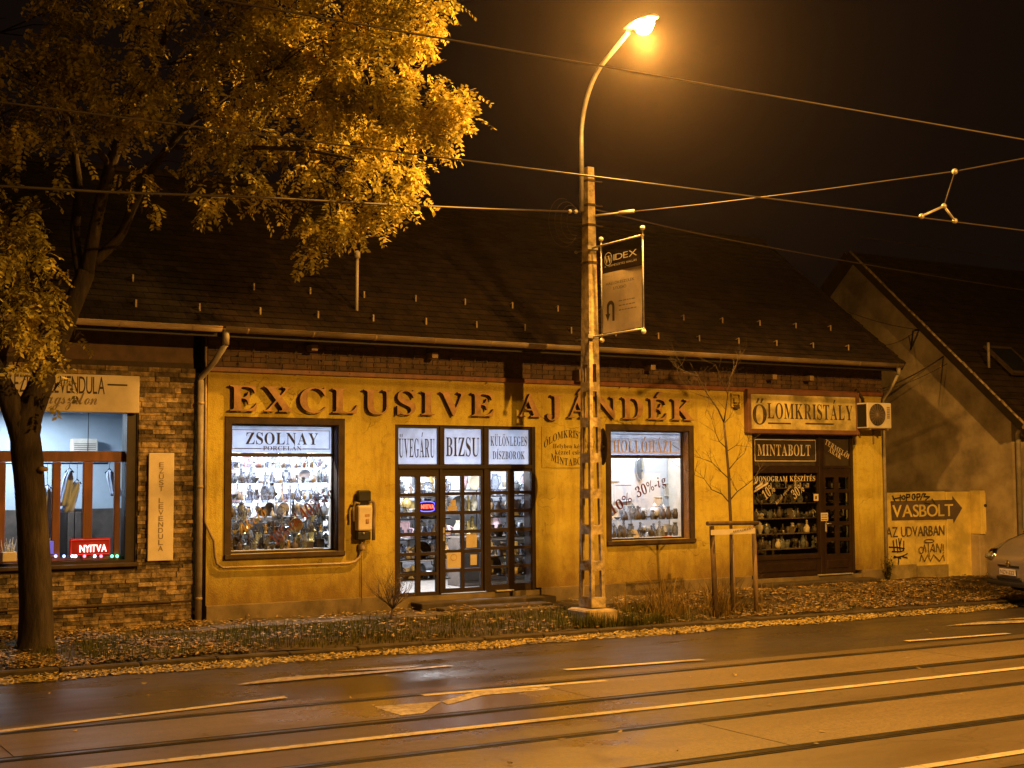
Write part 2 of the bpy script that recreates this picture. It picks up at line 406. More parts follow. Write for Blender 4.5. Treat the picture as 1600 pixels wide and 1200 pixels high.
M['fence'] = mat('painted_concrete_fence', (.68,.54,.16), .9, .3, 2.2, bmp=.2)
M['arrow'] = mat('grey_arrow_paint', (.10,.075,.065), .8, .2, 6)
M['spray'] = mat('black_spray', (.02,.016,.014), .6)
M['banner'] = translucent('banner_fabric', (.74,.62,.50), .35)
M['bannerdark'] = translucent('banner_dark_print', (.03,.02,.018), .2)
M['car'] = mat('car_paint', (.34,.29,.25), .25, .05, 3, metal=.45, spec=.6)
M['cardark'] = mat('car_black_trim', (.015,.015,.016), .5)
M['carglass'] = mat('car_window_tint', (.012,.014,.018), .06, spec=.7)
M['rubber'] = mat('tyre_rubber', (.015,.014,.013), .85)
M['chrome'] = mat('chrome', (.75,.73,.7), .12, metal=1)
M['dress'] = mat('white_cloth', (.55,.66,.86), .85, .1, 8)

def area(name, loc, sx, sy, power, col, parent, rot=(0,0,0)):
    l = bpy.data.lights.new(name, 'AREA'); l.shape = 'RECTANGLE'; l.size = sx; l.size_y = sy; l.energy = power; l.color = col
    o = bpy.data.objects.new(name, l); COL.objects.link(o); o.location = loc; o.rotation_euler = rot
    o.parent = parent; o.matrix_parent_inverse = parent_inv(parent); return o

def walls(mb, x0, x1, z0, z1, y0, y1, holes, back=True):
    """a wall in the X-Z plane from y0 (street face) to y1 with rectangular holes (xa, xb, za, zb)"""
    xs = sorted({x0, x1, *[min(max(h[i], x0), x1) for h in holes for i in (0, 1)]})
    zs = sorted({z0, z1, *[min(max(h[i], z0), z1) for h in holes for i in (2, 3)]})
    def solid(i, j):
        if i < 0 or j < 0 or i >= len(xs)-1 or j >= len(zs)-1: return False
        cx, cz = (xs[i]+xs[i+1])/2, (zs[j]+zs[j+1])/2
        return not any(h[0] < cx < h[1] and h[2] < cz < h[3] for h in holes)
    for i in range(len(xs)-1):
        for j in range(len(zs)-1):
            if not solid(i, j): continue
            a, b, c, d = xs[i], xs[i+1], zs[j], zs[j+1]
            mb.quad((a,y0,c),(b,y0,c),(b,y0,d),(a,y0,d))
            if back: mb.quad((b,y1,c),(a,y1,c),(a,y1,d),(b,y1,d))
            if not solid(i-1, j): mb.quad((a,y1,c),(a,y0,c),(a,y0,d),(a,y1,d))
            if not solid(i+1, j): mb.quad((b,y0,c),(b,y1,c),(b,y1,d),(b,y0,d))
            if not solid(i, j-1): mb.quad((a,y1,c),(b,y1,c),(b,y0,c),(a,y0,c))
            if not solid(i, j+1): mb.quad((a,y0,d),(b,y0,d),(b,y1,d),(a,y1,d))

# ============================================================ ground, road, tracks, verge
RZ = -0.35
def gsheet(name, pts, z, m, parent=None, kind='structure'):
    mb = MB(); n = len(pts); mb.v = [(x, y, z) for x, y in pts]; mb.f = [tuple(range(n))]; mb.s = [False]
    o = mb.build(name, m, parent)
    if kind and parent is None: o['kind'] = kind
    return o
gsheet('ground', [(-300,-300),(300,-300),(300,300),(-300,300)], -0.62, M['earth'])
SK = -0.027                                             # the street runs very slightly askew to the shop front
def yl(y0, x): return y0 + SK*(x+4)
def band(y0, y1, x0=-70, x1=90): return [(x0, yl(y0,x0)), (x1, yl(y0,x1)), (x1, yl(y1,x1)), (x0, yl(y1,x0))]
road = gsheet('road', band(-40, -2.42), RZ, M['road'])
TR = (-6.08, -7.42, -9.02, -10.55)                      # rail lines
for y0, y1 in ((TR[0]+.38, TR[0]-.0), ): pass
st = gsheet('worn_strip', band(TR[0]+.42, TR[3]-1.5), RZ+.004, M['strip'], road)
for a, b in ((TR[0]-.04, TR[1]+.04), (TR[2]-.04, TR[3]+.04)):
    mb = MB(); x = -40.0
    while x < 70:
        L = 6.1
        mb.box(x+.008, x+L-.008, 0, 1, RZ-.05, RZ+.010); n = len(mb.v)
        for k in range(n-8, n):
            vx, vy, vz = mb.v[k]; mb.v[k] = (vx, yl(b if vy < .5 else a, vx), vz)
        x += L
    mb.build('track_slab', M['slab'], road)
track1 = tag(thing('tram_track', (0, -6.75, RZ), 'tram track nearer the shops, two rails sunk in concrete slabs', 'tram track', 'tram tracks in the street'), kind='structure')
track2 = tag(thing('tram_track', (0, -9.8, RZ), 'tram track across the centre line from the shops, two rails sunk in slabs', 'tram track', 'tram tracks in the street'), kind='structure')
for k, y in enumerate(TR):
    par = track1 if k < 2 else track2
    s = -1 if k in (0, 2) else 1                        # side of the flangeway (inner side of the track)
    mb = MB()
    def strip(mb, ya, yb, z0, z1):
        for x in range(-60, 80, 10):
            mb.hexa([(x,yl(ya,x),z0),(x+10,yl(ya,x+10),z0),(x+10,yl(yb,x+10),z0),(x,yl(yb,x),z0),(x,yl(ya,x),z1),(x+10,yl(ya,x+10),z1),(x+10,yl(yb,x+10),z1),(x,yl(yb,x),z1)])
    a, b = sorted((y-.035, y+.035)); strip(mb, a, b, RZ-.1, RZ+.016)
    mb.build('rail', M['rail'], par)
    mb = MB(); a, b = sorted((y+s*.037, y+s*.105)); strip(mb, a, b, RZ-.1, RZ+.013); mb.build('rail_groove', M['groove'], par)
    mb = MB(); a, b = sorted((y-s*.037, y-s*.075)); strip(mb, a, b, RZ-.1, RZ+.012); mb.build('rail_joint', M['groove'], par)
def mark(name, pts): 
    mb = MB(); n = len(pts); mb.v = [(p.x, p.y, RZ+.0145) for p in pts]; mb.f = [tuple(range(n))[::-1]]; mb.s = [False]
    return mb.build(name, M['markworn' if 'arrow' in name else 'mark'], road)
def mline(y, x0, x1, w): 
    n = max(1, int((x1-x0)/8)); up = []; dn = []
    for i in range(n+1):
        x = x0+(x1-x0)*i/n; up.append(Vector((x, yl(y+w/2, x), 0))); dn.append(Vector((x, yl(y-w/2, x), 0)))
    mark('lane_marking', up+dn[::-1])
mline(-8.18, -60, 80, .135)                             # centre line
def gp(px, py): return G(px, py, RZ)
for (a, b) in (((-400,1193),(447,1091)), ((883,1048),(1097,1032)), ((1416,1003),(1576,991)), ((660,1088),(947,1065))):
    p, q = gp(*a), gp(*b); w = Vector((0, .06, 0)); mark('lane_marking', [p+w, q+w, q-w, p-w])
# worn turn arrows in the lane by the kerb: shaft and slanted head
for pts in (((370,1071),(440,1060),(512,1055),(514,1059),(445,1066),(374,1072)), ((512,1056),(700,1041),(709,1042),(514,1060)), ((522,1050),(600,1044),(660,1042),(600,1048)),
            ((585,1106),(690,1098),(662,1116),(628,1120),(600,1112)), ((690,1098),(745,1082),(860,1075),(860,1079),(755,1088),(700,1103)),
            ((1478,979),(1530,973),(1600,970),(1700,966),(1700,969),(1600,974),(1530,977)), ((1553,970),(1600,966),(1700,960),(1700,963),(1600,968.5))):
    mark('turn_arrow_marking', [gp(*p) for p in pts])
mline(-11.72, -5.5, 20, .12)
# kerb, verge and pavement
kb = MB(); x = -45.0
while x < 60:
    L = 1.0; j = random.uniform(-.012, .012); z = -.245+random.uniform(-.008, .008)
    kb.bbox(x+.006, x+L-.006, -.13, 0, -.5, z, .018, 1); n = len(kb.v)
    nv = 24
    for k in range(n-nv, n):
        vx, vy, vz = kb.v[k]; kb.v[k] = (vx, vy + yl(-2.32, vx) + j, vz)
    x += L
tag(kb.build('kerb', M['kerb']), kind='structure')
def verge_z(x, y):
    t = min(max((y+2.35)/2.35, 0), 1)
    z = -.255 + .215*min(t*1.45, 1) + .018*math.sin(x*2.1+y*3)*t + .012*math.sin(x*5.3-y*4)
    return z - .05*min(max((-x-5)/4, 0), 1)
vb = MB(); nx, ny = 240, 14; xs = np.linspace(-30, 45, nx); 
for i in range(nx):
    for j in range(ny):
        x = xs[i]; y0 = yl(-2.33, x); y = y0 + (4.3)*(j/(ny-1)); vb.v.append((x, y, verge_z(x, y) + random.uniform(-.012, .012)))
for i in range(nx-1):
    for j in range(ny-1): vb.f.append((i*ny+j, (i+1)*ny+j, (i+1)*ny+j+1, i*ny+j+1)); vb.s.append(True)
tag(vb.build('verge', M['soil']), kind='structure')
pv = MB(); x = -30.0
while x < 8.9:
    for y in (-1.02, -.51):
        z = -.03 - .05*min(max((-x-5)/4, 0), 1) + random.uniform(-.004, .004)
        pv.bbox(x+.006, x+.494, y+.006, y+.504, -.3, z, .008, 1)
    x += .5
tag(pv.build('pavement', M['pave']), kind='structure')
STEPS = ((-1.95, .62, -.42, -.02, -.2, .085, .02), (-1.75, .3, -.8, -.43, -.2, .02, .02), (5.3, 8.3, -.45, -.04, -.3, .06, .02))

# ============================================================ yellow shop building
shop = thing('shop_building', (1.8, 0, 0), 'long single-storey yellow plaster shop under a dark tiled roof', 'building')
XL, XR, ZT = -5.36, 8.92, 3.72
W1 = (-4.98, -3.22, .95, 2.93); W2 = (2.06, 3.84, .95, 2.93)
DR = (-2.22, .475, .17, 2.96)
mp0, mp1 = F(1176, 905, .12), F(1332, 680, .12)
MT = (5.38, 8.13, .14, 2.90)
mb = MB(); walls(mb, XL, XR, .2, ZT, 0, .32, [W1, W2, DR, MT])
mb.quad((XR,.32,.2),(XR,7,.2),(XR,7,ZT+.6),(XR,.32,ZT+.6)); mb.quad((XL,.33,.2),(XR,.33,.2),(XR,.33,.0),(XL,.33,.0))
mb.build('wall', M['plaster'], shop)
mb = MB()
for a, b in ((XL, -2.30), (.56, 5.30), (8.22, XR)): mb.bbox(a, b, -.035, .3, -.35, .2, .012)
mb.box(-2.30, .56, .02, .3, -.35, .165); mb.box(5.30, 8.22, .02, .3, -.35, .125)
mb.build('plinth', M['plinth'], shop)
for q in STEPS: mb = MB(); mb.bbox(*q); mb.build('doorstep', M['kerb'], shop)
for x0, x1, z in ((-.33, .02, .172), (7.05, 7.95, .132)):
    mb = MB(); mb.bbox(x0, x1, -.03, .045, z, z+.022, .004); mb.build('threshold_strip', M['steel'], shop)
# frieze of small tiles under the eave, ledge, soffit
mb = MB(); z = ZT+.075; rows = 6
for r in range(rows):
    x = XL - (r % 2)*.12
    while x < XR:
        mb.box(max(x+.004, XL), min(x+.236, XR), .012+random.uniform(0,.004), .06, z+.004, z+.076); x += .24
    z += .08
mb.build('frieze', M['frieze'], shop)
mb = MB(); mb.box(XL, XR, .03, .3, ZT, ZT+.62); mb.build('frieze_mortar', M['joint'], shop)
mb = MB(); mb.bbox(XL, XR, -.035, .1, ZT-.012, ZT+.066, .01); mb.build('ledge', M['brownwood'], shop)
def eave(x0, x1, par):
    mb = MB(); y = -.42
    while y < .02:
        mb.box(x0, x1, y+.004, y+.106, ZT+.56, ZT+.585); y += .11
    mb.bbox(x0, x1, -.47, -.43, ZT+.47, ZT+.63, .006); mb.build('soffit', M['darkwood'], par)
eave(XL, XR, shop)
for px, py in ((492,542),(680,554),(911,584),(1021,573),(1211,588),(1269,590)):
    p = F(px, py, -.2); mb = MB(); w = .055 if px != 911 else .075; h = .06 if px != 911 else .13
    mb.bbox(p.x-w, p.x+w, -.2, .02, p.z-h, p.z+h*.6, .008); mb.build('beam_end', M['stake'], shop)
# roof
EY, EZ, RY, RZT = -.50, ZT+.60, 3.66, 7.46
SL = math.hypot(RY-EY, RZT-EZ); SD = Vector((0, (RY-EY)/SL, (RZT-EZ)/SL)); SN = Vector((0, -SD.z, SD.y))
def roof(x0, x1, par, m=M['tile']):
    mb = MB(); nr = 29; step = SL/nr
    for r in range(nr):
        a = Vector((0, EY, EZ)) + SD*(r*step); x = x0 - (r % 2)*.1
        while x < x1-.02:
            l, h = max(x+.003, x0), min(x+.197, x1); t = random.uniform(.0, .006)
            if h-l > .02:
                p = a + SN*(.026+t); q = a + SD*(step*1.12) + SN*(.010)
                mb.hexa([Vector((l,0,0))+a, Vector((h,0,0))+a, Vector((h,0,0))+q-SN*.016, Vector((l,0,0))+q-SN*.016, Vector((l,0,0))+p, Vector((h,0,0))+p, Vector((h,0,0))+q, Vector((l,0,0))+q])
            x += .2
    o = mb.build('roof', m, par)
    b = MB(); b.quad((x0,EY,EZ-.03),(x1,EY,EZ-.03),(x1,RY,RZT-.03),(x0,RY,RZT-.03)); b.quad((x0,RY+4.3,EZ),(x0,RY,RZT+.0),(x1,RY,RZT+.0),(x1,RY+4.3,EZ))
    b.build('roof_deck', M['darkwood'], par)
    b = MB(); x = x0
    while x < x1:
        L = min(.38, x1-x); pts = []
        b.rings([[(xx, RY+(.13+e)*math.cos(t), RZT-.04+(.13+e)*math.sin(t)) for t in [math.pi*k/8 for k in range(9)]] for xx, e in ((x, .012), (x+L*1.05, 0))], False, False); x += .36
    b.build('ridge_tiling', m, par)
    return o
rf = roof(XL, 9.0, shop)
mb = MB()                                              # mortared verge at the gable end
for k in range(40):
    a = Vector((8.94, EY, EZ)) + SD*(k*SL/40); b = a + SD*(SL/40*.96); e = random.uniform(0, .02)
    mb.hexa([a-SN*.12, a-SN*.12+Vector((.1,0,0)), b-SN*.12+Vector((.1,0,0)), b-SN*.12, a+SN*(.05+e), a+SN*(.05+e)+Vector((.1,0,0)), b+SN*(.04+e)+Vector((.1,0,0)), b+SN*(.04+e)])
mb.build('roof_verge', M['tile'], shop)
mb = MB(); mb.v = [(XR,.33,ZT),(XR,7.6,ZT),(XR,RY,RZT-.1)]; mb.f = [(0,1,2)]; mb.s = [False]; mb.build('gable_wall', M['hwall'], shop)
def on_roof(px, py):
    d = ray(px, py); o = Vector(CAM) ; d = Vector(d); p0 = Vector((0, EY, EZ))
    t = (p0-o).dot(SN)/d.dot(SN); return o + d*t
def guard(p, par):
    mb = MB(); a = p + SN*.03
    for s in (-.014, .014): pass
    mb.hexa([a+Vector((-.018,0,0)), a+Vector((.018,0,0)), a+Vector((.018,0,0))+SD*.02, a+Vector((-.018,0,0))+SD*.02,
             a+Vector((-.018,0,.15)), a+Vector((.018,0,.15)), a+Vector((.018,0,.15))+SD*.02, a+Vector((-.018,0,.15))+SD*.02])
    mb.hexa([a+SD*.02+Vector((-.012,0,.13)), a+SD*.02+Vector((.012,0,.13)), a+SD*.16+Vector((.012,0,.02)), a+SD*.16+Vector((-.012,0,.02)),
             a+SD*.02+Vector((-.012,0,.145)), a+SD*.02+Vector((.012,0,.145)), a+SD*.16+Vector((.012,0,.035)), a+SD*.16+Vector((-.012,0,.035))])
    mb.v = [tuple(p + (Vector(q)-p)*.72) for q in mb.v]
    return mb.build('snow_guard', M['gutter'], par)
g0 = on_roof(497, 499); g1 = on_roof(506, 463)
s0 = (g0-Vector((g0.x,EY,EZ))).dot(SD); s1 = (g1-Vector((g1.x,EY,EZ))).dot(SD)
guards = []
for s, off in ((s0, 0.0), (s1, .12)):
    x = g0.x + off - 9*.955
    for k in range(22):
        if -9.2 < x < 8.8: guards.append(Vector((x, EY, EZ)) + SD*s)
        x += .955
for p in guards:
    if p.x > XL+.2: guard(p, shop)
pb, pt = on_roof(557, 487), None
hgt = (F(559, 402, pb.y).z - pb.z)
vp = thing('vent_pipe', pb, 'thin pale metal pipe standing upright on the tiled roof', 'pipe')
mb = MB(); mb.tube([pb-Vector((0,0,.1)), pb+Vector((.01,0,hgt))], .028, 10); mb.build('pipe', M['white'], vp)
mb = MB(); mb.lathe([(.03,0),(.05,.01),(.05,.10),(.02,.13)], (pb.x+.01, pb.y, pb.z+hgt-.02), 10); mb.build('cap', M['white'], vp)
def gutter(x0, x1, par):
    mb = MB(); r = .075; z = ZT+.605
    R1 = [[(x, -.575+rr*math.cos(t), z+rr*math.sin(t)) for rr in (r,) for t in [math.pi+math.pi*k/10 for k in range(11)]] + [(x, -.575+(r-.006)*math.cos(t), z+(r-.006)*math.sin(t)) for t in [2*math.pi-math.pi*k/10 for k in range(11)]] for x in (x0, x1)]
    mb.rings(R1, True, True)
    mb.tube([(x0,-.65,z),(x1,-.65,z)], .010, 6)
    o = mb.build('gutter', M['gutter'], par)
    x = x0+.35
    while x < x1:
        b = MB(); b.rings([[(xx, -.575+.081*math.cos(t), z+.081*math.sin(t)) for t in [math.pi*.98+math.pi*1.04*k/10 for k in range(11)]] for xx in (x-.014, x+.014)], False, False); b.build('gutter_bracket', M['gutter'], o); x += 1.05
gutter(XL+.05, 8.86, shop)
mb = MB(); c = (8.79,-.56,ZT+.54); mb.tube([c,(8.79,-.56,ZT+.40)], .045, 10); mb.tube([(8.79,-.55,ZT+.41),(8.83,-.3,ZT+.12),(8.87,-.06,ZT-.08),(8.87,-.055,ZT-.3),(8.87,-.055,.05)], .030, 10); mb.build('downpipe', M['downpipe'], shop)
dp = thing('downpipe', (-5.42, -.07, 0), 'pale downpipe between the stone cladding and the yellow plaster', 'downpipe')
mb = MB(); mb.tube([(-5.28,-.56,ZT+.57),(-5.28,-.55,ZT+.35)], .052, 10)
mb.tube([(-5.28,-.55,ZT+.36),(-5.36,-.3,ZT+.12),(-5.5,-.09,ZT-.12),(-5.5,-.09,ZT-.2)], .045, 10); mb.tube([(-5.5,-.09,ZT-.15),(-5.5,-.09,-.12)], .05, 12); mb.build('pipe', M['downpipe'], dp)
for z in (3.2, 1.95, .3): mb = MB(); mb.lathe([(.05,0),(.057,.004),(.057,.04),(.05,.044)], (-5.5,-.09,z), 12); mb.build('pipe_clip', M['gutter'], dp)
gp_ = thing('gas_pipe', (-5.25, -.05, .85), 'thin yellow pipe bending along the wall under the big display window to the meter', 'pipe')
pts = [F(322,500,-.05), F(320,815,-.05), F(325,826,-.05), F(334,845,-.05), F(336,870,-.05), F(339,881,-.05), F(348,887,-.05), F(440,884,-.05), F(545,880,-.05), F(555,877,-.05), F(562,870,-.05), F(565,855,-.05), F(566,840,-.05)]
mb = MB(); mb.tube(pts, .020, 8); mb.build('pipe', M['gutter'], gp_)
c = F(565,962,-.05); mb = MB(); mb.tube([F(565,868,-.03), Vector((F(565,868,-.03).x,-.03,.12))], .006, 6); mb.build('earth_wire', M['wire'], gp_)

# ============================================================ display windows, entrance, second shop front
def frame_rect(mb, x0, x1, z0, z1, y0, y1, w):
    mb.bbox(x0, x0+w, y0, y1, z0, z1, .005, 1); mb.bbox(x1-w, x1, y0, y1, z0, z1, .005, 1)
    mb.bbox(x0+w, x1-w, y0+.002, y1-.002, z0, z0+w, .005, 1); mb.bbox(x0+w, x1-w, y0+.002, y1-.002, z1-w, z1, .005, 1)
def display_window(H, zbar):
    x0, x1, z0, z1 = H
    mb = MB(); frame_rect(mb, x0, x1, z0, z1, .17, .23, .028); mb.bbox(x0+.028, x1-.028, .165, .225, zbar-.03, zbar+.03, .005, 1)
    o = mb.build('display_window', M['frame'], shop)
    mb = MB()                                           # painted casing around the opening
    w = .105
    mb.box(x0-w, x0, -.022, .02, z0-w+.02, z1+w); mb.box(x1, x1+w, -.022, .02, z0-w+.02, z1+w); mb.box(x0, x1, -.022, .02, z1, z1+w)
    mb.build('casing', M['casing'], o)
    mb = MB(); mb.bbox(x0-w, x1+w, -.06, .165, z0-.075, z0-.002, .008); mb.build('sill', M['casing'], o)
    mb = MB(); mb.box(x0, x0+.006, .021, .169, z0, z1-.007); mb.box(x1-.006, x1, .021, .169, z0, z1-.007); mb.box(x0, x1, .021, .169, z1-.006, z1); mb.build('reveal_lining', M['casing' if x0 < 0 else 'lit_reveal'], o)  # shaded jambs take the casing brown, lit ones the paler brown
    for q in (x0, x1-.012): mb = MB(); mb.box(q, q+.012, .231, .335, z0, z1); mb.build('inner_lining', M['white'], o)
    mb = MB(); mb.box(x0+.028, x1-.028, .197, .203, z0+.028, zbar-.03); mb.box(x0+.028, x1-.028, .197, .203, zbar+.03, z1-.028); mb.build('pane', M['glass'], o)
    mb = MB(); mb.box(x0+.03, x1-.03, .212, .217, zbar+.035, z1-.03); mb.build('sign_panel', M['pane_sign'], o)
    return o
ZB = F(440, 711, .2).z
w1 = display_window(W1, ZB); w2 = display_window(W2, ZB)
YS = .2105
def border(par, x0, x1, z0, z1, y, w, m, name='border_line'):
    mb = MB()
    for a, b, c, d in ((x0, x1, z0, z0+w), (x0, x1, z1-w, z1), (x0, x0+w, z0+w, z1-w), (x1-w, x1, z0+w, z1-w)): mb.box(a, b, y-.003, y, c, d)
    return mb.build(name, m, par)
a, b = F(384, 694, .19), F(497, 676, .19)
text('ZSOLNAY', 'serif', (a.x, .195, a.z), XV, ZV, b.x-a.x, b.z-a.z, M['bluetext'], w1)
a, b = F(411, 703.5, .19), F(471, 697, .19)
text('PORCELÁN', 'serif', (a.x, .195, a.z), XV, ZV, b.x-a.x, b.z-a.z, M['bluetext'], w1)
border(w1, W1[0]+.07, W1[1]-.06, ZB+.09, W1[3]-.08, .196, .012, M['greytext'])
for p, q in ((367, 408), (473, 510)): mb = MB(); mb.box(F(p,700,.19).x, F(q,700,.19).x, .192, .195, a.z+.02, a.z+.032); mb.build('rule_line', M['bluetext'], w1)
a, b = F(958, 706, .19), F(1050, 688, .19)
text('HOLLÓHÁZI', 'serif', (a.x, .195, a.z), XV, ZV, b.x-a.x, b.z-a.z, M['kraft'], w2)
border(w2, W2[0]+.06, W2[1]-.06, ZB+.07, W2[3]-.06, .196, .012, M['plastic'])
def slant(s, style, p0, p1, h, Y, m, par, **k):
    """lettering along a slanted line on the glass, from pixel p0 to pixel p1 at height h"""
    a, b = F(*p0, Y), F(*p1, Y); uv = Vector((b.x-a.x, 0, b.z-a.z)); vv = Vector((0,-1,0)).cross(uv.normalized())
    vv = Vector((-uv.z, 0, uv.x)).normalized()
    return text(s, style, a, uv, vv, uv.length, h, m, par, **k)
slant('10%-tól', 'italic', (432, 853), (472, 815), .20, .192, M['red'], w1)
slant('40%-ig', 'italic', (476, 815), (524, 775), .22, .192, M['red'], w1)
slant('Akció', 'italic', (377, 836), (418, 804), .17, .192, M['gold'], w1)
slant('10%', 'italic', (957, 806), (988, 782), .19, .192, M['red'], w2)
slant('30%-ig', 'italic', (996, 778), (1042, 756), .20, .192, M['red'], w2)

# main entrance: three bays of small panes, milky lettered panels above
YD = .06
def px_x(p, y=800): return F(p, y, YD).x
def z4(y): return F(727, 640+y/6.154, YD).z
def z5(y): return F(727, 780+y/6.154, YD).z
def x4(x): return F(590+x/6.154, 790, YD).x
Lr = [(z4(b), z4(a)) for a, b in ((645,797),(830,978),(1012,1168))] + [(z5(b), z5(a)) for a, b in ((340,495),(525,685),(715,872))]
Cr = [(z4(b), z4(a)) for a, b in ((640,793),(822,972),(1005,1155))] + [(z5(b), z5(a)) for a, b in ((325,480),(515,665),(695,850))]
Rr = [(z4(b), z4(a)) for a, b in ((595,785),(818,965),(995,1147))] + [(z5(b), z5(a)) for a, b in ((320,465),(495,650),(675,835))]
Lc = [(x4(212),x4(365)),(x4(408),x4(560))]; Cc = [(x4(650),x4(800)),(x4(832),x4(988))]; Rc = [(x4(1083),x4(1246)),(x4(1310),x4(1465))]
Tp = [(x4(172),x4(574)),(x4(638),x4(1000)),(x4(1066),x4(1458))]
zt0, zt1 = z4(525), z4(186)
holes = [(a, b, c, d) for (a, b) in Lc for (c, d) in Lr] + [(a, b, c, d) for (a, b) in Rc for (c, d) in Rr] + [(a, b, zt0, zt1) for a, b in Tp]
xa, xb = x4(606), x4(1052); zd1 = z4(560)
mb = MB(); walls(mb, DR[0], DR[1], DR[2], DR[3], YD-.02, YD+.04, holes + [(xa, xb, DR[2]+.001, zd1)])
mb.bbox(x4(585), x4(615), YD-.045, YD-.018, DR[2]+.02, DR[3]-.02, .006, 1); mb.bbox(x4(1012), x4(1058), YD-.045, YD-.018, DR[2]+.02, DR[3]-.02, .006, 1)
mb.bbox(DR[0], DR[0]+.07, YD-.05, YD-.018, DR[2], DR[3], .006, 1); mb.bbox(DR[1]-.07, DR[1], YD-.05, YD-.018, DR[2], DR[3], .006, 1)
mb.bbox(DR[0]+.07, DR[1]-.07, YD-.055, YD-.018, z4(570), z4(530), .006, 1)
mb.box(DR[0], DR[0]+.03, YD+.041, .335, DR[2], DR[3]); mb.box(DR[1]-.03, DR[1], YD+.041, .335, DR[2], DR[3])
ent = mb.build('entrance', M['frame'], shop)
mb = MB(); walls(mb, xa+.006, xb-.006, DR[2]+.02, zd1-.006, YD-.012, YD+.038, [(a, b, c, d) for (a, b) in Cc for (c, d) in Cr])
leaf = mb.build('door', M['frame'], shop)
mb = MB(); mb.box(xa+.05, xb-.05, YD+.010, YD+.015, DR[2]+.1, zd1-.06); mb.build('glass', M['glass'], leaf)
mb = MB(); hx = x4(632); hz = F(692, 833, YD).z
mb.bbox(hx-.018, hx+.018, YD-.022, YD-.011, hz-.13, hz+.09, .004); mb.tube([(hx,YD-.02,hz),(hx,YD-.06,hz),(hx+.10,YD-.062,hz)], .011, 8); mb.build('handle', M['steel'], leaf)
mb = MB(); mb.box(DR[0]+.06, xa-.02, YD+.010, YD+.015, DR[2]+.1, zt0-.06); mb.box(xb+.02, DR[1]-.05, YD+.010, YD+.015, DR[2]+.1, zt0-.02); mb.build('pane', M['glass'], ent)
mb = MB()
for a, b in Tp: mb.box(a-.02, b+.02, YD+.016, YD+.021, zt0-.02, zt1+.02)
mb.build('sign_panel', M['pane_sign'], ent)
def etext(s, x0, y0, x1, y1, m=M['bluetext'], **k):
    a, b = x4(x0), x4(x1); return text(s, 'serif', (a, YD+.010, z4(y0)), XV, ZV, b-a, z4(y1)-z4(y0), m, ent, **k)
etext('ÜVEGÁRU', 205, 460, 550, 275); etext('BIZSU', 660, 448, 980, 258); etext('KÜLÖNLEGES', 1090, 345, 1440, 248); etext('DÍSZBOROK', 1110, 475, 1420, 395)
def sheet(px0, py0, px1, py1, Y, m, par, name='notice'):
    a, b = F(px0, py1, Y), F(px1, py0, Y); mb = MB(); mb.box(a.x, b.x, Y-.002, Y, a.z, b.z); return mb.build(name, m, par)
sheet(698, 863, 720, 888, YD-.012, M['kraft'], leaf); sheet(728.5, 834, 745, 856, YD+.008, M['kraft'], leaf); sheet(735, 866, 745, 883, YD+.008, M['kraft'], leaf); sheet(699, 791, 714, 798, YD+.008, M['kraft'], leaf); sheet(704, 781, 712, 791, YD+.008, M['kraft'], leaf)
mb = MB(); c = F(709, 871, YD-.016)
mb.rings([[(c.x+rr*math.cos(t), c.y, c.z+rr*math.sin(t)*.9) for t in [2*math.pi*k/20 for k in range(20)]] for rr in (.052, .062)], True, False); mb.build('notice_print', M['letter'], leaf)

# MINTABOLT shop front
YM = .12
def m6(x, y): return F(1140+x/6.154, 600+y/6.154, YM)
def m7(x, y): return F(1140+x/6.154, 740+y/6.154, YM)
zb0, zb1 = m6(500, 785).z, m6(500, 500).z               # transom
hl = (m6(215,600).x, m7(848,600).x, m7(500,778).z, m6(500,855).z)
xd = m6(905, 700).x - .09
dcols = [(m7(918,300).x, m7(1005,300).x), (m7(1045,300).x, m7(1140,300).x)]
drows = [(m7(1000,b).z, m7(1000,a).z) for a, b in ((35,150),(185,308),(345,460),(500,615),(650,770))]
ht = [(m6(222,600).x, m6(825,600).x, zb0, zb1), (m6(898,600).x, m6(1145,600).x, zb0, zb1)]
mb = MB(); walls(mb, MT[0], MT[1], MT[2], MT[3], YM-.03, YM+.03, [hl] + ht + [(xd, MT[1]-.07, MT[2]+.001, zb0-.05)])
mb.bbox(xd-.09, xd-.01, YM-.055, YM-.028, MT[2], MT[3], .006, 1); mb.bbox(MT[0], xd-.09, YM-.05, YM-.028, hl[2]-.10, hl[2]-.02, .006, 1)
mb.bbox(MT[0]+.1, xd-.2, YM-.045, YM-.028, MT[2]+.1, hl[2]-.16, .01, 1)
shopf = mb.build('shop_front', M['frame'], shop)
mb = MB(); walls(mb, xd+.004, MT[1]-.075, MT[2]+.02, zb0-.055, YM-.022, YM+.025, [(a, b, c, d) for (a, b) in dcols for (c, d) in drows])
mb.bbox(xd+.1, MT[1]-.18, YM-.036, YM-.02, MT[2]+.12, drows[-1][0]-.12, .008, 1)
d2 = mb.build('door', M['frame'], shop)
mb = MB(); mb.box(xd+.06, MT[1]-.12, YM, YM+.005, MT[2]+.4, zb0-.12); mb.build('glass', M['glass'], d2)
mb = MB(); p = m7(918, 500); mb.bbox(p.x-.018, p.x+.018, YM-.034, YM-.021, p.z-.12, p.z+.10, .004); mb.tube([(p.x,YM-.03,p.z+.04),(p.x,YM-.07,p.z+.04),(p.x+.1,YM-.07,p.z+.04)], .011, 8); mb.build('handle', M['steel'], d2)
mb = MB(); mb.box(hl[0]-.02, hl[1]+.02, YM, YM+.005, hl[2]-.02, hl[3]+.02)
for h in ht: mb.box(h[0]-.02, h[1]+.02, YM, YM+.005, zb0-.02, zb1+.02)
mb.build('pane', M['glass'], shopf)
mb = MB()
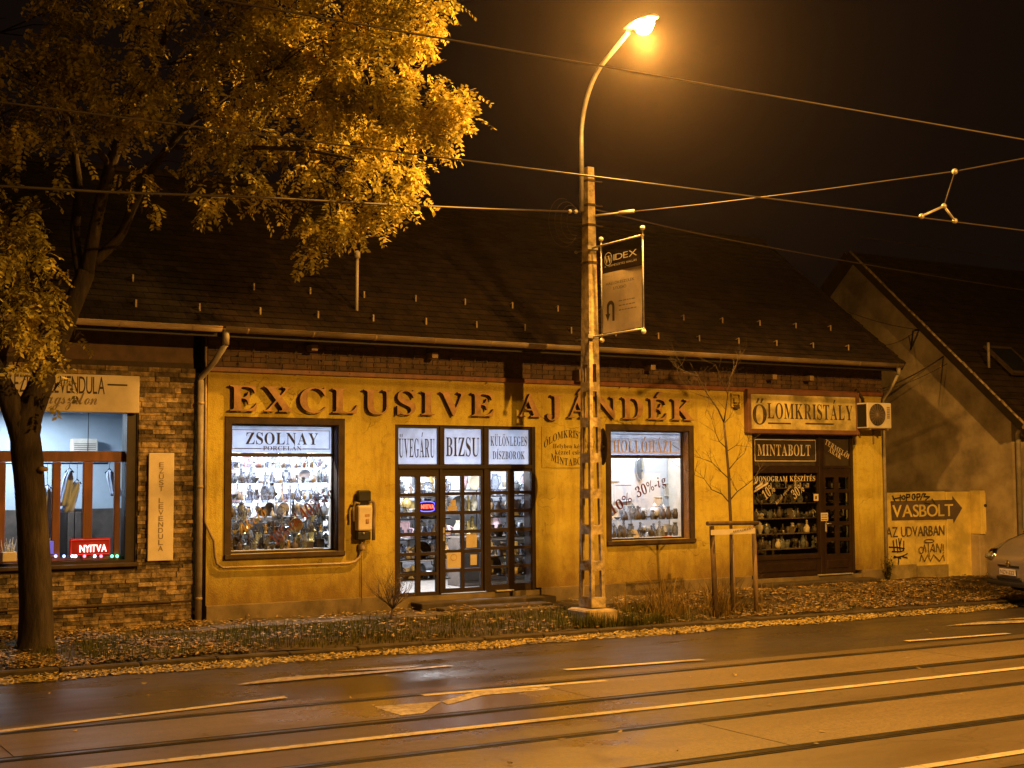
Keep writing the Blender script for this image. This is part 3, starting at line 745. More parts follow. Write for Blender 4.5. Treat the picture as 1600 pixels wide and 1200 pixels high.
for h in ht: mb.box(h[0]-.02, h[1]+.02, YM+.01, YM+.016, zb0-.02, zb1+.02)
mb.build('transom_panel', mat('smoky_panel', (.055,.04,.032), .5), shopf)
def mt(s, x0, y0, x1, y1, m=M['cream'], style='serif', f=m6, **k):
    a, b = f(x0, y0), f(x1, y1); return text(s, style, (a.x, YM-.004, a.z), XV, ZV, b.x-a.x, b.z-a.z, m, shopf, **k)
mt('MINTABOLT', 268, 688, 775, 580)
border(shopf, m6(228,0).x, m6(815,0).x, m6(0,742).z, m6(0,527).z, YM-.002, .014, M['cream'])
mt('MONOGRAM KÉSZÍTÉS', 228, 937, 820, 882)
for s, p0, p1, h in (('TERMELŐI', (910,575), (1140,722), .11), ('ÁRAK', (945,648), (1065,724), .10)):
    a, b = m6(*p0), m6(*p1); uv = Vector((b.x-a.x, 0, b.z-a.z)); text(s, 'serif', (a.x, YM-.004, a.z), uv, Vector((-uv.z,0,uv.x)), uv.length, h, M['cream'], shopf)
for s, p0, p1, h in (('10%', (345,255), (440,165), .20), ('30%', (625,250), (720,160), .20), ('Kézzel csiszolt', (450,300), (590,130), .07)):
    a, b = m7(*p0), m7(*p1); uv = Vector((b.x-a.x, 0, b.z-a.z)); text(s, 'italic', (a.x, YM-.004, a.z), uv, Vector((-uv.z,0,uv.x)), uv.length, h, M['kraft'], shopf)
for i, (p0, p1) in enumerate((((215,110),(262,80)), ((245,140),(315,95)), ((215,185),(370,90)))):
    a, b = m7(*p0), m7(*p1); mb = MB(); mb.hexa([a+Vector((0,-.004,-.02)), b+Vector((0,-.004,-.02)), b+Vector((0,-.006,-.02)), a+Vector((0,-.006,-.02)), a+Vector((0,-.004,.02)), b+Vector((0,-.004,.02)), b+Vector((0,-.006,.02)), a+Vector((0,-.006,.02))]); mb.build('tape_strip', M['plastic'], shopf)
def msheet(x0, y0, x1, y1, m, Y=YM-.032, par=None, name='notice'):
    a, b = m7(x0, y1), m7(x1, y0); mb = MB(); mb.box(a.x, b.x, Y-.002, Y, a.z, b.z); return mb.build(name, m, par or shopf)
msheet(798, 195, 842, 262, M['cream']); msheet(858, 375, 925, 455, M['cream'], YM-.058); 
for k in range(3): msheet(862, 392+k*22, 918, 400+k*22, M['darktext'], YM-.061, name='notice_print')
msheet(812, 215, 826, 245, M['darktext'], YM-.035, name='notice_print')

# board sign over the second shop front
bs = thing('board_sign', F(1255, 675, 0), 'boxed brown-framed signboard over the darker shop front', 'sign')
def b6(x, y): return F(1140+x/6.154, 600+y/6.154, -.10)
p, q = b6(172, 472), b6(1238, 88)
mb = MB(); mb.bbox(p.x, q.x, -.09, -.002, p.z, q.z, .012); frame_rect(mb, p.x, q.x, p.z, q.z, -.125, -.088, .085); mb.build('board_frame', M['board'], bs)
mb = MB(); mb.box(p.x+.08, q.x-.08, -.098, -.089, p.z+.08, q.z-.08); mb.build('board_face', mat('aged_yellow_board', (.55,.46,.20), .35, .55, 2.4), bs)
a, b = b6(222, 385), b6(355, 190); text('Ő', 'serif', (a.x, -.098, a.z), XV, ZV, b.x-a.x, (b.z-a.z), M['darktext'], bs)
a, b = b6(365, 330), b6(1180, 200); text('LOMKRISTÁLY', 'serif', (a.x, -.098, a.z), XV, ZV, b.x-a.x, b.z-a.z, M['darktext'], bs)
for x0, x1, y0 in ((370,590,383),(730,1000,388)): a = b6(x0,y0); b = b6(x1,y0-9); mb = MB(); mb.box(a.x, b.x, -.101, -.098, a.z, b.z); mb.build('rule_line', M['darktext'], bs)
# painted sign on the wall beside the entrance
wsn = thing('painted_sign', F(885, 730, 0), 'faded yellow wall panel with arched dark lettering beside the pole', 'sign')
p, q = F(846, 731, 0), F(928, 668, 0)
mb = MB(); mb.bbox(p.x, q.x, -.018, .001, p.z, q.z, .004, 1); mb.build('panel', M['plaster'], wsn)
def arch(wd, k): return lambda X, Y: (X, Y + k*(1-((X-wd/2)/(wd/2))**2))
a, b = F(849, 701, 0), F(929, 689, 0); wd = b.x-a.x
text('ÓLOMKRISTÁLY', 'serif', (a.x, -.019, a.z), XV, ZV, wd, .135, M['darktext'], wsn, warp=arch(wd, .20))
a, b = F(863, 700, 0), F(921, 694, 0); text('Helyben készült', 'serif', (a.x, -.019, a.z), XV, ZV, b.x-a.x, b.z-a.z, M['darktext'], wsn)
a, b = F(866, 710, 0), F(921, 703, 0); text('kézzel csiszolt', 'serif', (a.x, -.019, a.z), XV, ZV, b.x-a.x, b.z-a.z, M['darktext'], wsn)
a, b = F(860, 721, 0), F(920, 711, 0); wd = b.x-a.x; text('MINTABOLT', 'serif', (a.x, -.019, a.z+.02), XV, ZV, wd, .13, M['darktext'], wsn, warp=arch(wd, -.09))

# big raised letters
sgn = thing('letter_sign', (-.5, 0, 3.3), 'row of big brown raised serif letters along the top of the yellow wall', 'sign')
def big(word, x0, x1, zb, h, dz):
    V, Fc, tw, spans = layout(word, 'serif', .15); sx = (x1-x0)/tw; sy = h/.70
    xx = 0
    for c in word:
        v, f, w = glyph(c, 'serif'); ox = x0 + xx*sx; oz = zb
        front = MB(); side = MB()
        mp = lambda X, Y, d=0: Vector((ox + X*sx, -.03-d, oz + Y*sy))
        extrude2d(side, v, f, lambda X, Y: mp(X, Y), (0,-1,0), .060)
        o = side.build('letter', M['letterside'], sgn)
        extrude2d(front, v, f, lambda X, Y: mp(X, Y, .060), (0,-1,0), .003)
        front.build('letter_face', M['letter'], o)
        xx += w + .15
pa, pb_, pc, pd = F(356, 645, 0), F(768, 652, 0), F(806, 654, 0), F(1080, 660, 0)
hE = F(362, 602, 0).z - F(362, 643, 0).z
big('EXCLUSIVE', pa.x, pb_.x, pa.z+.03, hE, 0); big('AJÁNDÉK', pc.x, pd.x, pc.z+.03, hE*1.0, 0)

# ============================================================ shop interiors
mb = MB(); Y0, Y1 = .34, 4.2
mb.quad((XL+.1,Y1,0),(5.1,Y1,0),(5.1,Y1,3.4),(XL+.1,Y1,3.4)); mb.quad((XL+.1,Y0,0),(XL+.1,Y1,0),(XL+.1,Y1,3.4),(XL+.1,Y0,3.4)); mb.quad((5.1,Y1,0),(5.1,Y0,0),(5.1,Y0,3.4),(5.1,Y1,3.4))
mb.quad((XL+.1,Y0,3.4),(XL+.1,Y1,3.4),(5.1,Y1,3.4),(5.1,Y0,3.4)); mb.build('interior_wall', M['inwall'], shop)
mb = MB(); mb.box(XL+.1, 5.1, Y0, Y1, .05, .1); mb.build('interior_floor', M['infloor'], shop)
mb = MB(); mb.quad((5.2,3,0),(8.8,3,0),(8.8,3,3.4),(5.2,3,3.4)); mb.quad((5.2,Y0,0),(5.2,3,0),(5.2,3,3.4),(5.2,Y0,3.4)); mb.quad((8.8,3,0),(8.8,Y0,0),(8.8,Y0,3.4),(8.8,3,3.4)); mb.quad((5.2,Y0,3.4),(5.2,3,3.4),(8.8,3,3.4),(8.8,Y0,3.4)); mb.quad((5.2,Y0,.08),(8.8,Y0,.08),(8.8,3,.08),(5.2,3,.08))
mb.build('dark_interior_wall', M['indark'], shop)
def fixture(x, y, z, L, power, par=None):
    lf = thing('ceiling_light', (x, y, z), f'lit white tube fitting seen through the shop glass, {["over the big display window","over the entrance","over the window behind the pole","deep in the shop"][fixture.n % 4]}', 'ceiling light', 'lit tubes inside the gift shop')
    fixture.n += 1
    mb = MB(); mb.bbox(x-L/2, x+L/2, y-.05, y+.05, z, z+.06, .01, 1); mb.build('housing', M['white'], lf)
    mb = MB(); mb.tube([(x-L/2+.02, y, z-.025),(x+L/2-.02, y, z-.025)], .016, 8); mb.build('tube', M['tube'], lf)
    area('tube_light', (x, y, z-.05), L, .1, power, (.90,.94,1.0), lf); return lf
fixture.n = 0
fixture(-4.1, .33, 3.10, 1.6, 150); fixture(-.9, .33, 3.15, 2.3, 230); fixture(2.95, .33, 3.10, 1.6, 95); fixture(-1.0, 2.6, 3.34, 1.8, 460); fixture(-3.8, .86, 3.3, 1.5, 170); fixture(3.0, 2.4, 3.34, 1.5, 130)
for o in list(COL.objects):
    if o.name.startswith('ceiling_light'):
        x = o.location.x
        if o.location.y > 1.5: o['label'] = f'lit white tube fitting deep in the shop ceiling, behind the {"display window by the downpipe" if x < -3 else "entrance" if x < 1 else "window beside the pole"}'
# a counter and dark cabinets deeper inside
for x0, x1, lab in ((-5.0, -2.6, 'dark wooden cabinet deep behind the display window by the downpipe'), (-2.3, -1.5, 'low dark wooden cabinet inside beside the entrance door'), (.1, 1.6, 'dark wooden counter inside behind the entrance panes')):
    c = thing('cabinet', ((x0+x1)/2, 2.2, .1), lab, 'cabinet'); h = 1.45 if x0 < -3 else 1.0
    mb = MB(); mb.bbox(x0, x1, 2.0, 2.5, .1, h, .015); mb.build('carcass', M['indark'], c)
    n = 3; w = (x1-x0)/n; 
    for k in range(n):
        mb = MB(); mb.bbox(x0+k*w+.015, x0+(k+1)*w-.015, 1.975, 1.998, .2, h-.06, .006, 1); dd = mb.build('door', M['darkwood'], c)
        mb = MB(); mb.sphere((x0+(k+.85)*w, 1.96, h*.6), .018, 8); mb.build('handle', M['gold'], dd)

# display goods: lathed and modelled prototypes, copied in loops
PROTO = {}
def prof(k):
    return {'vase':[(.035,0),(.06,.05),(.07,.12),(.045,.19),(.03,.225),(.045,.26),(.04,.26),(.02,.22)],
            'bowl':[(.04,0),(.03,.012),(.05,.03),(.10,.085),(.105,.09),(.095,.085),(.04,.03)],
            'goblet':[(.038,0),(.036,.006),(.008,.02),(.007,.085),(.03,.11),(.042,.15),(.038,.19),(.034,.188),(.036,.15),(.02,.115)],
            'decanter':[(.055,0),(.068,.02),(.07,.10),(.03,.16),(.018,.19),(.028,.21),(.012,.215),(.026,.24),(.018,.265),(.003,.27)],
            'urn':[(.04,0),(.03,.02),(.055,.06),(.075,.12),(.06,.17),(.035,.19),(.05,.205),(.03,.215),(.012,.24),(.003,.25)],
            'tumbler':[(.032,0),(.04,.09),(.042,.10),(.037,.10),(.03,.012)],
            'jug':[(.045,0),(.065,.05),(.06,.11),(.035,.16),(.042,.19),(.036,.19),(.028,.16)],
            'bell':[(.055,0),(.045,.03),(.03,.09),(.012,.11),(.01,.15),(.016,.16),(.003,.175)]}[k]
def proto(kind):
    if kind in PROTO: return PROTO[kind]
    mb = MB()
    if kind == 'plate':
        c = [[(rr*math.cos(t), y, .11+rr*math.sin(t)) for t in [2*math.pi*k/20 for k in range(20)]] for rr, y in ((.02,.012),(.07,.01),(.105,-.012),(.11,-.008),(.07,.018),(.02,.02))]
        mb.rings(c); mb.box(-.05, .05, -.03, .06, 0, .008); mb.tube([(-.04,.05,0),(-.02,.03,.14)], .005, 5); mb.tube([(.04,.05,0),(.02,.03,.14)], .005, 5)
    elif kind == 'frame':
        frame_rect(mb, -.075, .075, 0, .20, -.01, .01, .02); mb.box(-.06, .06, .0, .006, .015, .185); mb.hexa([(-.02,.008,.02),(.02,.008,.02),(.02,.09,0),(-.02,.09,0),(-.02,.008,.15),(.02,.008,.15),(.02,.09,.006),(-.02,.09,.006)])
    elif kind == 'box': mb.bbox(-.07, .07, -.05, .05, 0, .11, .008); mb.bbox(-.074, .074, -.054, .054, .08, .125, .008)
    elif kind == 'figurine':
        mb.lathe([(.05,0),(.052,.012),(.04,.02),(.03,.06),(.042,.10),(.022,.145),(.03,.165),(.018,.18),(.025,.205),(.022,.225),(.004,.24)], (0,0,0), 12)
        mb.tube([(.03,0,.155),(.065,-.02,.12),(.05,-.045,.09)], [.012,.010,.007], 6); mb.tube([(-.03,0,.155),(-.06,-.02,.17),(-.07,-.03,.22)], [.012,.010,.006], 6)
    elif kind == 'clock': mb.bbox(-.06,.06,-.03,.03,0,.03,.006); mb.lathe([(.05,.03),(.055,.035),(.055,.04)],(0,0,0),16); mb.rings([[(.06*math.cos(t), y, .10+.06*math.sin(t)) for t in [2*math.pi*k/18 for k in range(18)]] for y in (-.02,.02)])
    else:
        mb.lathe(prof(kind), (0,0,0), 14)
        if kind == 'jug': mb.tube([(.04,0,.165),(.085,0,.15),(.09,0,.09),(.062,0,.05)], .008, 6)
        if kind == 'urn':
            for s in (-1, 1): mb.tube([(s*.05,0,.17),(s*.095,0,.165),(s*.09,0,.11),(s*.07,0,.10)], .007, 6)
    me = bpy.data.meshes.new(kind); me.from_pydata(mb.v, [], mb.f); me.update(); me.polygons.foreach_set('use_smooth', mb.s)
    PROTO[kind] = me; return me
MN = {'crystal':'clear cut glass','crystal2':'smoky cut glass','porc':'white porcelain','pink':'pink porcelain','gold':'gilt metal','bronze':'dark bronze','teal':'dark glazed','kraft':'pale card','indark':'dark wooden','plastic':'cream'}
_MESHES = {}
def put(kind, m, x, y, z, s, where):
    k = (kind, m)
    if k not in _MESHES:
        me = proto(kind).copy(); me.name = kind; me.materials.clear(); me.materials.append(M[m]); _MESHES[k] = me
        if 'crystal' in m: me.polygons.foreach_set('use_smooth', [False]*len(me.polygons))
    o = bpy.data.objects.new({'frame':'picture_frame','box':'gift_box','bell':'table_bell'}.get(kind, kind), _MESHES[k]); COL.objects.link(o)
    o.location = (x, y, z); o.scale = (s*random.uniform(.9,1.15), s*random.uniform(.9,1.1), s*random.uniform(.85,1.15)); o.rotation_euler = (0, 0, random.uniform(-.5, .5))
    nm = {'frame':'picture frame','box':'gift box','bell':'hand bell'}.get(kind, kind)
    tag(o, f'{MN[m]} {nm} {where}', nm, f'{MN[m]} {nm}s {where}')
    return o
def shelf_unit(x0, x1, y0, y1, levels, label, glass=True, post='steel'):
    t = thing('display_shelf', ((x0+x1)/2, (y0+y1)/2, levels[0]-.05), label, 'shelf')
    for i, z in enumerate(levels):
        mb = MB(); mb.bbox(x0, x1, y0, y1, z-(.010 if glass else .02), z, .003, 1); mb.build('shelf_board', M['glass'] if glass and i else M['plastic'] if glass else M['indark'], t)
    for a in (x0+.02, (x0+x1)/2, x1-.02):
        mb = MB(); mb.tube([(a, y1-.015, levels[0]-.04), (a, y1-.015, levels[-1]+.25)], .010, 6); mb.build('post', M[post], t)
    return t
def stock(x0, x1, y0, y1, z, n, kinds, mats, where, s=(.85,1.22), tall=1.0):
    n = int(n*1.45)
    for i in range(n):
        x = x0 + (i+.5+random.uniform(-.28,.28))*(x1-x0)/n
        o = put(random.choice(kinds), random.choice(mats), x, random.uniform(y0, y1), z, random.uniform(*s), where)
        o.scale.z = min(o.scale.z*random.uniform(.75, tall), 1.0) if tall > 1 else o.scale.z
GL = ['vase','bowl','goblet','decanter','urn','tumbler','jug']
ORD = ['bottom','second','third','fourth','top']
lv = [.985, 1.24, 1.50, 1.76, 2.02, 2.26]
ORD = ['bottom','second','third','fourth','fifth','top']
shelf_unit(-4.92, -2.85, .34, .70, lv, 'glass display shelves full of goods in the window by the downpipe')
for i, z in enumerate(lv):
    w = f'on the {ORD[i]} front shelf by the downpipe'
    ms = [['gold','bronze','crystal2','indark','bronze','crystal2'],['bronze','crystal','crystal2','indark','crystal2','gold'],['crystal2','bronze','crystal','porc','crystal2','porc'],['crystal','porc','crystal','crystal2'],['crystal','porc','crystal','crystal2'],['crystal','porc','pink','crystal','porc']][i]
    stock(-4.88, -2.9, .38, .46, z, 11, GL+['figurine','box','frame'] if i < 2 else GL+['figurine','bell'], ms, w, (.5,1.0), 1.5); stock(-4.88, -2.9, .54, .64, z, 12, GL+['plate','figurine'], ms, w, (.6,1.1), 1.7)
lvb = [1.05, 1.38, 1.70, 2.02, 2.34]
shelf_unit(-4.75, -2.2, 1.02, 1.36, lvb, 'second row of glass shelves behind the first in the window by the downpipe')
for i, z in enumerate(lvb):
    w = f'on the {ORD[i]} rear shelf by the downpipe'
    stock(-4.7, -2.25, 1.08, 1.28, z, 13, GL+['plate','figurine','frame'], ['porc','crystal','crystal2','crystal','porc','pink'] if i > 1 else ['bronze','crystal2','crystal2','gold','indark'], w, (.8,1.3))
lv2 = [.985, 1.30]
shelf_unit(2.12, 3.95, .34, .74, lv2, 'low glass display shelves in the window behind the concrete pole')
for i, z in enumerate(lv2):
    w = f'on the {ORD[i]} shelf behind the pole'
    stock(2.16, 3.9, .38, .46, z, 13, GL, ['bronze','crystal','crystal2','crystal','indark','bronze'], w, (.6,1.0)); stock(2.16, 3.9, .55, .68, z, 11, GL+['plate','box'], ['crystal','porc','bronze','crystal','crystal2'], w, (.8,1.2))
bd = tag(MB.build((lambda m: (m.bbox(2.1, 4.45, .90, .93, .95, 2.95, .005, 1), m)[1])(MB()), 'backdrop_board', M['inwall']), 'tall pale board closing the back of the window behind the pole', 'board')
mb = MB(); mb.bbox(4.03, 4.07, .36, .88, .96, 2.93, .01); tag(mb.build('lit_jamb_strip', M['white']), 'added white upright strip for the lit inner jamb of the window behind the pole', 'board')  # white strip added, its colour stands for the lit inner jamb
mk = thing('hanging_mask', (2.9, .85, 2.2), 'long grey carved mask hanging on the pale window board', 'mask'); p = F(1000, 732, .86)
mb = MB(); mb.rings([[(p.x+r*.75*math.cos(t), .88-.05*math.cos(k*.5-.9) , p.z+z+0*t) if False else (p.x+r*math.cos(t), .87-.06*max(math.sin(t),0), p.z+z) for t in [2*math.pi*q/14 for q in range(14)]] for k, (r, z) in enumerate(((.01,-.22),(.06,-.18),(.095,-.06),(.10,.06),(.085,.16),(.05,.21),(.01,.22)))]); mb.build('face', M['crystal2'], mk)
mb = MB(); mb.tube([(p.x,.84,p.z+.02),(p.x,.79,p.z-.05)], [.012,.02], 6); mb.build('nose', M['crystal2'], mk)
for px, py, w, h, m in ((975,770,.42,.34,'porc'), (1030,790,.22,.34,'plastic'), (1052,798,.18,.16,'gold'), (962,735,.2,.42,'porc'), (1045,765,.16,.26,'plastic')):
    p = F(px, py, .86); mb = MB(); frame_rect(mb, p.x-w/2, p.x+w/2, p.z-h/2, p.z+h/2, .875, .899, .025); mb.box(p.x-w/2+.02, p.x+w/2-.02, .886, .897, p.z-h/2+.02, p.z+h/2-.02)
    tag(mb.build('picture_frame', M[m]), f'{ {"porc":"white","plastic":"cream","gold":"gilt"}[m]} {"wide" if w > h else "upright"} framed picture { {770:"low beside the mask",790:"below the mask",798:"at the corner",735:"high beside the mask",765:"high at the corner"}[py]} on the pale window board', 'picture frame')
bk = thing('leaning_book', F(1000, 845, .4), 'pale book leaning among the glass in the window behind the pole', 'book'); p = F(997, 838, .4)
mb = MB(); mb.hexa([p+Vector(v) for v in ((-.07,-.05,-.12),(.07,-.05,-.12),(.07,-.02,-.12),(-.07,-.02,-.12),(-.13,.06,.12),(.01,.06,.12),(.01,.09,.12),(-.13,.09,.12))]); mb.build('cover', M['cream'], bk)
rd = F(1042, 840, .38); mb = MB(); mb.bbox(rd.x-.1, rd.x+.1, .34, .42, rd.z-.03, rd.z+.03, .008); tag(mb.build('gift_box', mat('coral_red', (.62,.14,.10), .5)), 'small coral red box at the foot of the window behind the pole', 'gift box')
for x0, x1, nm in ((-1.98, -1.02, 'panes beside the meter'), (-.30, .84, 'panes beside the wall sign')):
    lv3 = [.42, .75, 1.08, 1.42, 1.78]
    shelf_unit(x0, x1, .32, .60, lv3, f'dark narrow shelves of goods behind the {nm}', False, 'indark')
    for i, z in enumerate(lv3):
        w = f'on the {ORD[i]} shelf behind the {nm}'
        stock(x0+.04, x1-.04, .38, .54, z, 8, GL+['box','frame','figurine','plate'], [['kraft','bronze','crystal2','porc'],['bronze','porc','crystal2','crystal','porc'],['crystal','bronze','crystal','porc'],['crystal','bronze','porc','crystal2'],['crystal','porc','crystal2','porc']][i], w, (.9,1.35))
lv4 = [.66, .96, 1.26, 1.56, 1.86, 2.12]
lvc = [.5, .95, 1.4, 1.85]
shelf_unit(-.9, 4.0, 3.55, 3.95, lvc, 'long shelves of goods along the back wall of the gift shop', False, 'indark')
for i, z in enumerate(lvc):
    stock(-.8, 3.9, 3.62, 3.85, z, 14, GL+['plate','figurine','frame','box'], ['porc','crystal2','kraft','bronze','crystal','pink','gold'], f'on the {ORD[i]} shelf of the back wall', (1.1,1.7))
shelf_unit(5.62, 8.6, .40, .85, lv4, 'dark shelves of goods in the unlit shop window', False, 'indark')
for i, z in enumerate(lv4):
    w = f'on the {ORD[i]} shelf of the unlit window'
    stock(5.66, 8.5, .42, .52, z, 19, GL+['box','frame','figurine','clock'], ['crystal2','kraft','bronze','indark','bronze','crystal2'], w, (.6,1.0)); stock(5.66, 8.5, .62, .78, z, 14, GL+['plate','box'], ['crystal2','bronze','kraft','indark'], w, (.7,1.1))
# NYITVA neon in the entrance
nz = thing('neon_sign', F(667, 791, .11), 'small red and blue neon open sign glowing behind an entrance pane', 'neon sign'); p, q = F(656, 798, .11), F(679, 785, .11)
text('NYITVA', 'sans', (p.x+.02, .10, p.z+.03), XV, ZV, q.x-p.x-.04, q.z-p.z-.06, M['neon_red'], nz, depth=.01, sp=.05)
c = (p+q)/2; mb = MB(); rx, rz = (q.x-p.x)/2+.01, (q.z-p.z)/2+.015
mb.tube([(c.x+rx*math.copysign(abs(math.cos(t))**.6, math.cos(t)), .115, c.z+rz*math.copysign(abs(math.sin(t))**.6, math.sin(t))) for t in [2*math.pi*k/24 for k in range(25)]], .006, 6); mb.build('neon_border', M['neon_blue'], nz)
mb = MB(); mb.box(p.x-.03, q.x+.03, .125, .13, p.z-.03, q.z+.03); mb.build('backing', M['black'], nz)

# ============================================================ stone-clad flower shop at the end of the row
st_ = thing('stone_shop', (-8.5, 0, 0), 'single-storey shop clad in rough narrow stones with a wooden window', 'building')
SX0, SX1 = -13.5, -5.58
q1 = F(211, 878, 0); q0z = F(205, 640, 0).z
LW = (-11.4, q1.x, q1.z, q0z)
mb = MB(); walls(mb, SX0, SX1, -.3, ZT+.1, .0, .32, [LW]); mb.build('wall', M['joint'], st_)
mb = MB(); z = -.18
while z < ZT+.02:
    h = random.uniform(.04, .085); x = -9.6 - random.uniform(0, .3)
    while x < SX1:
        L = random.uniform(.10, .38); x1 = min(x+L, SX1+.02)
        segs = [(x, x1)]
        if z+h > LW[2]-.07 and z < LW[3]+.02:
            segs = [(x, min(x1, -99))] if x1 <= LW[1]+.02 else [(max(x, LW[1]+.02), x1)]
        for a, b in segs:
            if b-a > .03:
                d = random.uniform(.008, .036); mb.hexa([(a+.003,-d+.004,z+.003),(b-.003,-d,z+.003),(b-.003,.01,z+.003),(a+.003,.01,z+.003),(a+.003,-d,z+h-.003),(b-.003,-d+random.uniform(-.006,.006),z+h-.003),(b-.003,.01,z+h-.003),(a+.003,.01,z+h-.003)])
        x = x1
    z += h
mb.build('stone_cladding', M['stone'], st_)
c = F(150, 946, 0); mb = MB(); mb.bbox(-13, SX1, -.055, .0, c.z-.012, c.z+.012, .004, 1); mb.build('ledge', M['casing'], st_)
mb = MB(); mb.box(SX0, SX1, .02, .3, ZT+.1, ZT+.62); mb.build('frieze', M['frieze'], st_)
eave(SX0, SX1+.2, st_); roof(SX0, XL, st_, M['tile2'])
for p in guards:
    if p.x < XL-.1: guard(p, st_)
gutter(SX0, XL+.0, st_)
mb = MB(); walls(mb, LW[0], LW[1], LW[2], LW[3], .02, .26, [(LW[0]+.12, LW[1]-.14, LW[2]+.04, LW[3]-.05)]); fw = mb.build('window', M['frame'], st_)
fx = lambda p, Y=.16: F(p, 760, Y).x
zt_a, zt_b = F(150, 705, .16).z, F(150, 650, .16).z
zc_a, zc_b = F(150, 874, .16).z, F(150, 722, .16).z
mb = MB(); mb.bbox(LW[0]+.12, fx(196), .12, .2, zc_b+.002, zt_a, .01); mb.build('transom_bar', M['brownwood'], fw)
for a, b in ((81,94),(129,144),(178,187),(-3,8),(-60,-48)):
    mb = MB(); mb.bbox(fx(a), fx(b), .12, .19, LW[2]+.04, zc_b, .01); mb.build('mullion', M['brownwood'], fw)
mb = MB(); mb.bbox(LW[0]+.12, LW[1]-.14, .13, .18, LW[2]+.04, LW[2]+.09, .01); mb.build('bottom_rail', M['brownwood'], fw)
mb = MB(); mb.box(LW[0]+.1, LW[1]-.12, .205, .21, LW[2]+.03, LW[3]-.03); mb.build('pane', M['glass'], fw)
mb = MB(); mb.bbox(LW[0]-.1, LW[1]+.03, -.09, .02, LW[2]-.06, LW[2]-.005, .01); mb.build('sill', M['casing'], fw)
mb = MB(); A, B = -12.2, -5.7
mb.quad((A,2.6,0),(B,2.6,0),(B,2.6,3.3),(A,2.6,3.3)); mb.quad((A,.34,0),(A,2.6,0),(A,2.6,3.3),(A,.34,3.3)); mb.quad((B,2.6,0),(B,.34,0),(B,.34,3.3),(B,2.6,3.3)); mb.quad((A,.34,3.3),(A,2.6,3.3),(B,2.6,3.3),(B,.34,3.3)); mb.build('interior_wall', M['blue'], st_)
mb = MB(); mb.box(A, B, .34, 2.6, .3, .4); mb.bbox(A, B, 2.52, 2.58, .4, 1.62, .01); mb.build('interior_panelling', M['indark'], st_)
cl = thing('ceiling_light', (-7.6, 1.5, 3.2), 'round lit ceiling lamp inside the stone-clad shop', 'ceiling light')
mb = MB(); mb.lathe([(.02,.0),(.26,.0),(.28,.03),(.28,.08),(.02,.085)], (-7.6, 1.5, 3.2), 24); mb.build('housing', M['white'], cl)
mb = MB(); mb.lathe([(.02,-.03),(.2,-.025),(.24,.0)], (-7.6, 1.5, 3.2), 24); mb.build('diffuser', M['tube'], cl)
area('lamp_light', (-7.6, 1.5, 3.14), .4, .4, 125, (.72,.85,1.0), cl)
cl2 = thing('wall_heater', F(132, 699, 2.4), 'white box unit with a bright rim high on the pale blue back wall', 'heater'); p = F(132, 699, 2.45); mb = MB(); mb.bbox(p.x-.22, p.x+.2, 2.38, 2.51, p.z-.1, p.z+.14, .02); mb.build('body', M['white'], cl2)
mb = MB()
for k in range(5): mb.box(p.x-.18, p.x+.16, 2.374, 2.379, p.z-.07+k*.03, p.z-.058+k*.03)
mb.build('grille', M['greytext'], cl2)
# white garments on hangers, curtain rail
rl = thing('clothes_rail', (-8, .9, 2.6), 'thin dark rail carrying the white garments inside the stone-clad shop', 'rail')
zr = F(100, 724, .9).z; mb = MB(); mb.tube([(-11,.9,zr),(-6.6,.9,zr)], .014, 8); mb.build('pole', M['black'], rl)
for x in (-10.6, -8.6, -6.9): mb = MB(); mb.tube([(x,.9,zr),(x,.9,3.28)], .006, 6); mb.build('hanger_rod', M['black'], rl)
def garment(px0, y0, px1, y1, lab, lean=0):
    a, b = F(px0, y0, .9), F(px1, y1, .9); h = a.z-b.z; cx = (a.x+b.x)/2; w = abs(b.x-a.x)/2
    t = thing('garment', (cx, .9, a.z), lab, 'garment', None)
    mb = MB(); rings = []
    for k in range(9):
        u = k/8; ww = w*(.35+.5*min(u*4, 1)+.3*u); off = lean*u
        rings.append([(cx+off+ww*math.cos(q)*(1+.05*math.sin(q*7+u*5)), .9+.09*math.sin(q)*(1+.35*math.sin(q*6+u*3)), a.z-h*u) for q in [2*math.pi*i/28 for i in range(28)]])
    mb.rings(rings); mb.build('cloth', M['dress'], t)
    mb = MB(); mb.tube([(cx-w*.8,.9,a.z-.04),(cx,.9,a.z+.03),(cx+w*.8,.9,a.z-.04)], .01, 6); mb.tube([(cx,.9,a.z+.03),(cx,.9,zr-.005),(cx+.02,.9,zr+.02)], .004, 5); mb.build('hanger', M['black'], t)
garment(100, 734, 116, 790, 'white hanging garment with a tapering sleeve, between the wooden mullions', -.06)
garment(112, 752, 128, 800, 'lower slanting white garment beside the second wooden mullion', -.14)
garment(64, 760, 82, 840, 'long white garment beside the tree trunk in the stone-clad shop window')
garment(163, 735, 178, 775, 'short white draped cloth at the pale blue end of the window', .12)
mb_ = thing('mannequin', F(70, 800, 1.2), 'headless pale dress form behind the tree trunk edge', 'mannequin'); p = F(65, 820, 1.2)
mb = MB(); mb.lathe([(.03,-.32),(.12,-.28),(.15,-.1),(.10,.1),(.15,.28),(.12,.36),(.05,.4),(.05,.47),(.02,.48)], (p.x,1.2,p.z), 16); mb.build('torso', M['kraft'], mb_)
mb = MB(); mb.tube([(p.x,1.2,p.z-.3),(p.x,1.2,.45)], .02, 8); mb.lathe([(.2,0),(.2,.02),(.03,.05)], (p.x,1.2,.4), 14); mb.build('stand', M['black'], mb_)
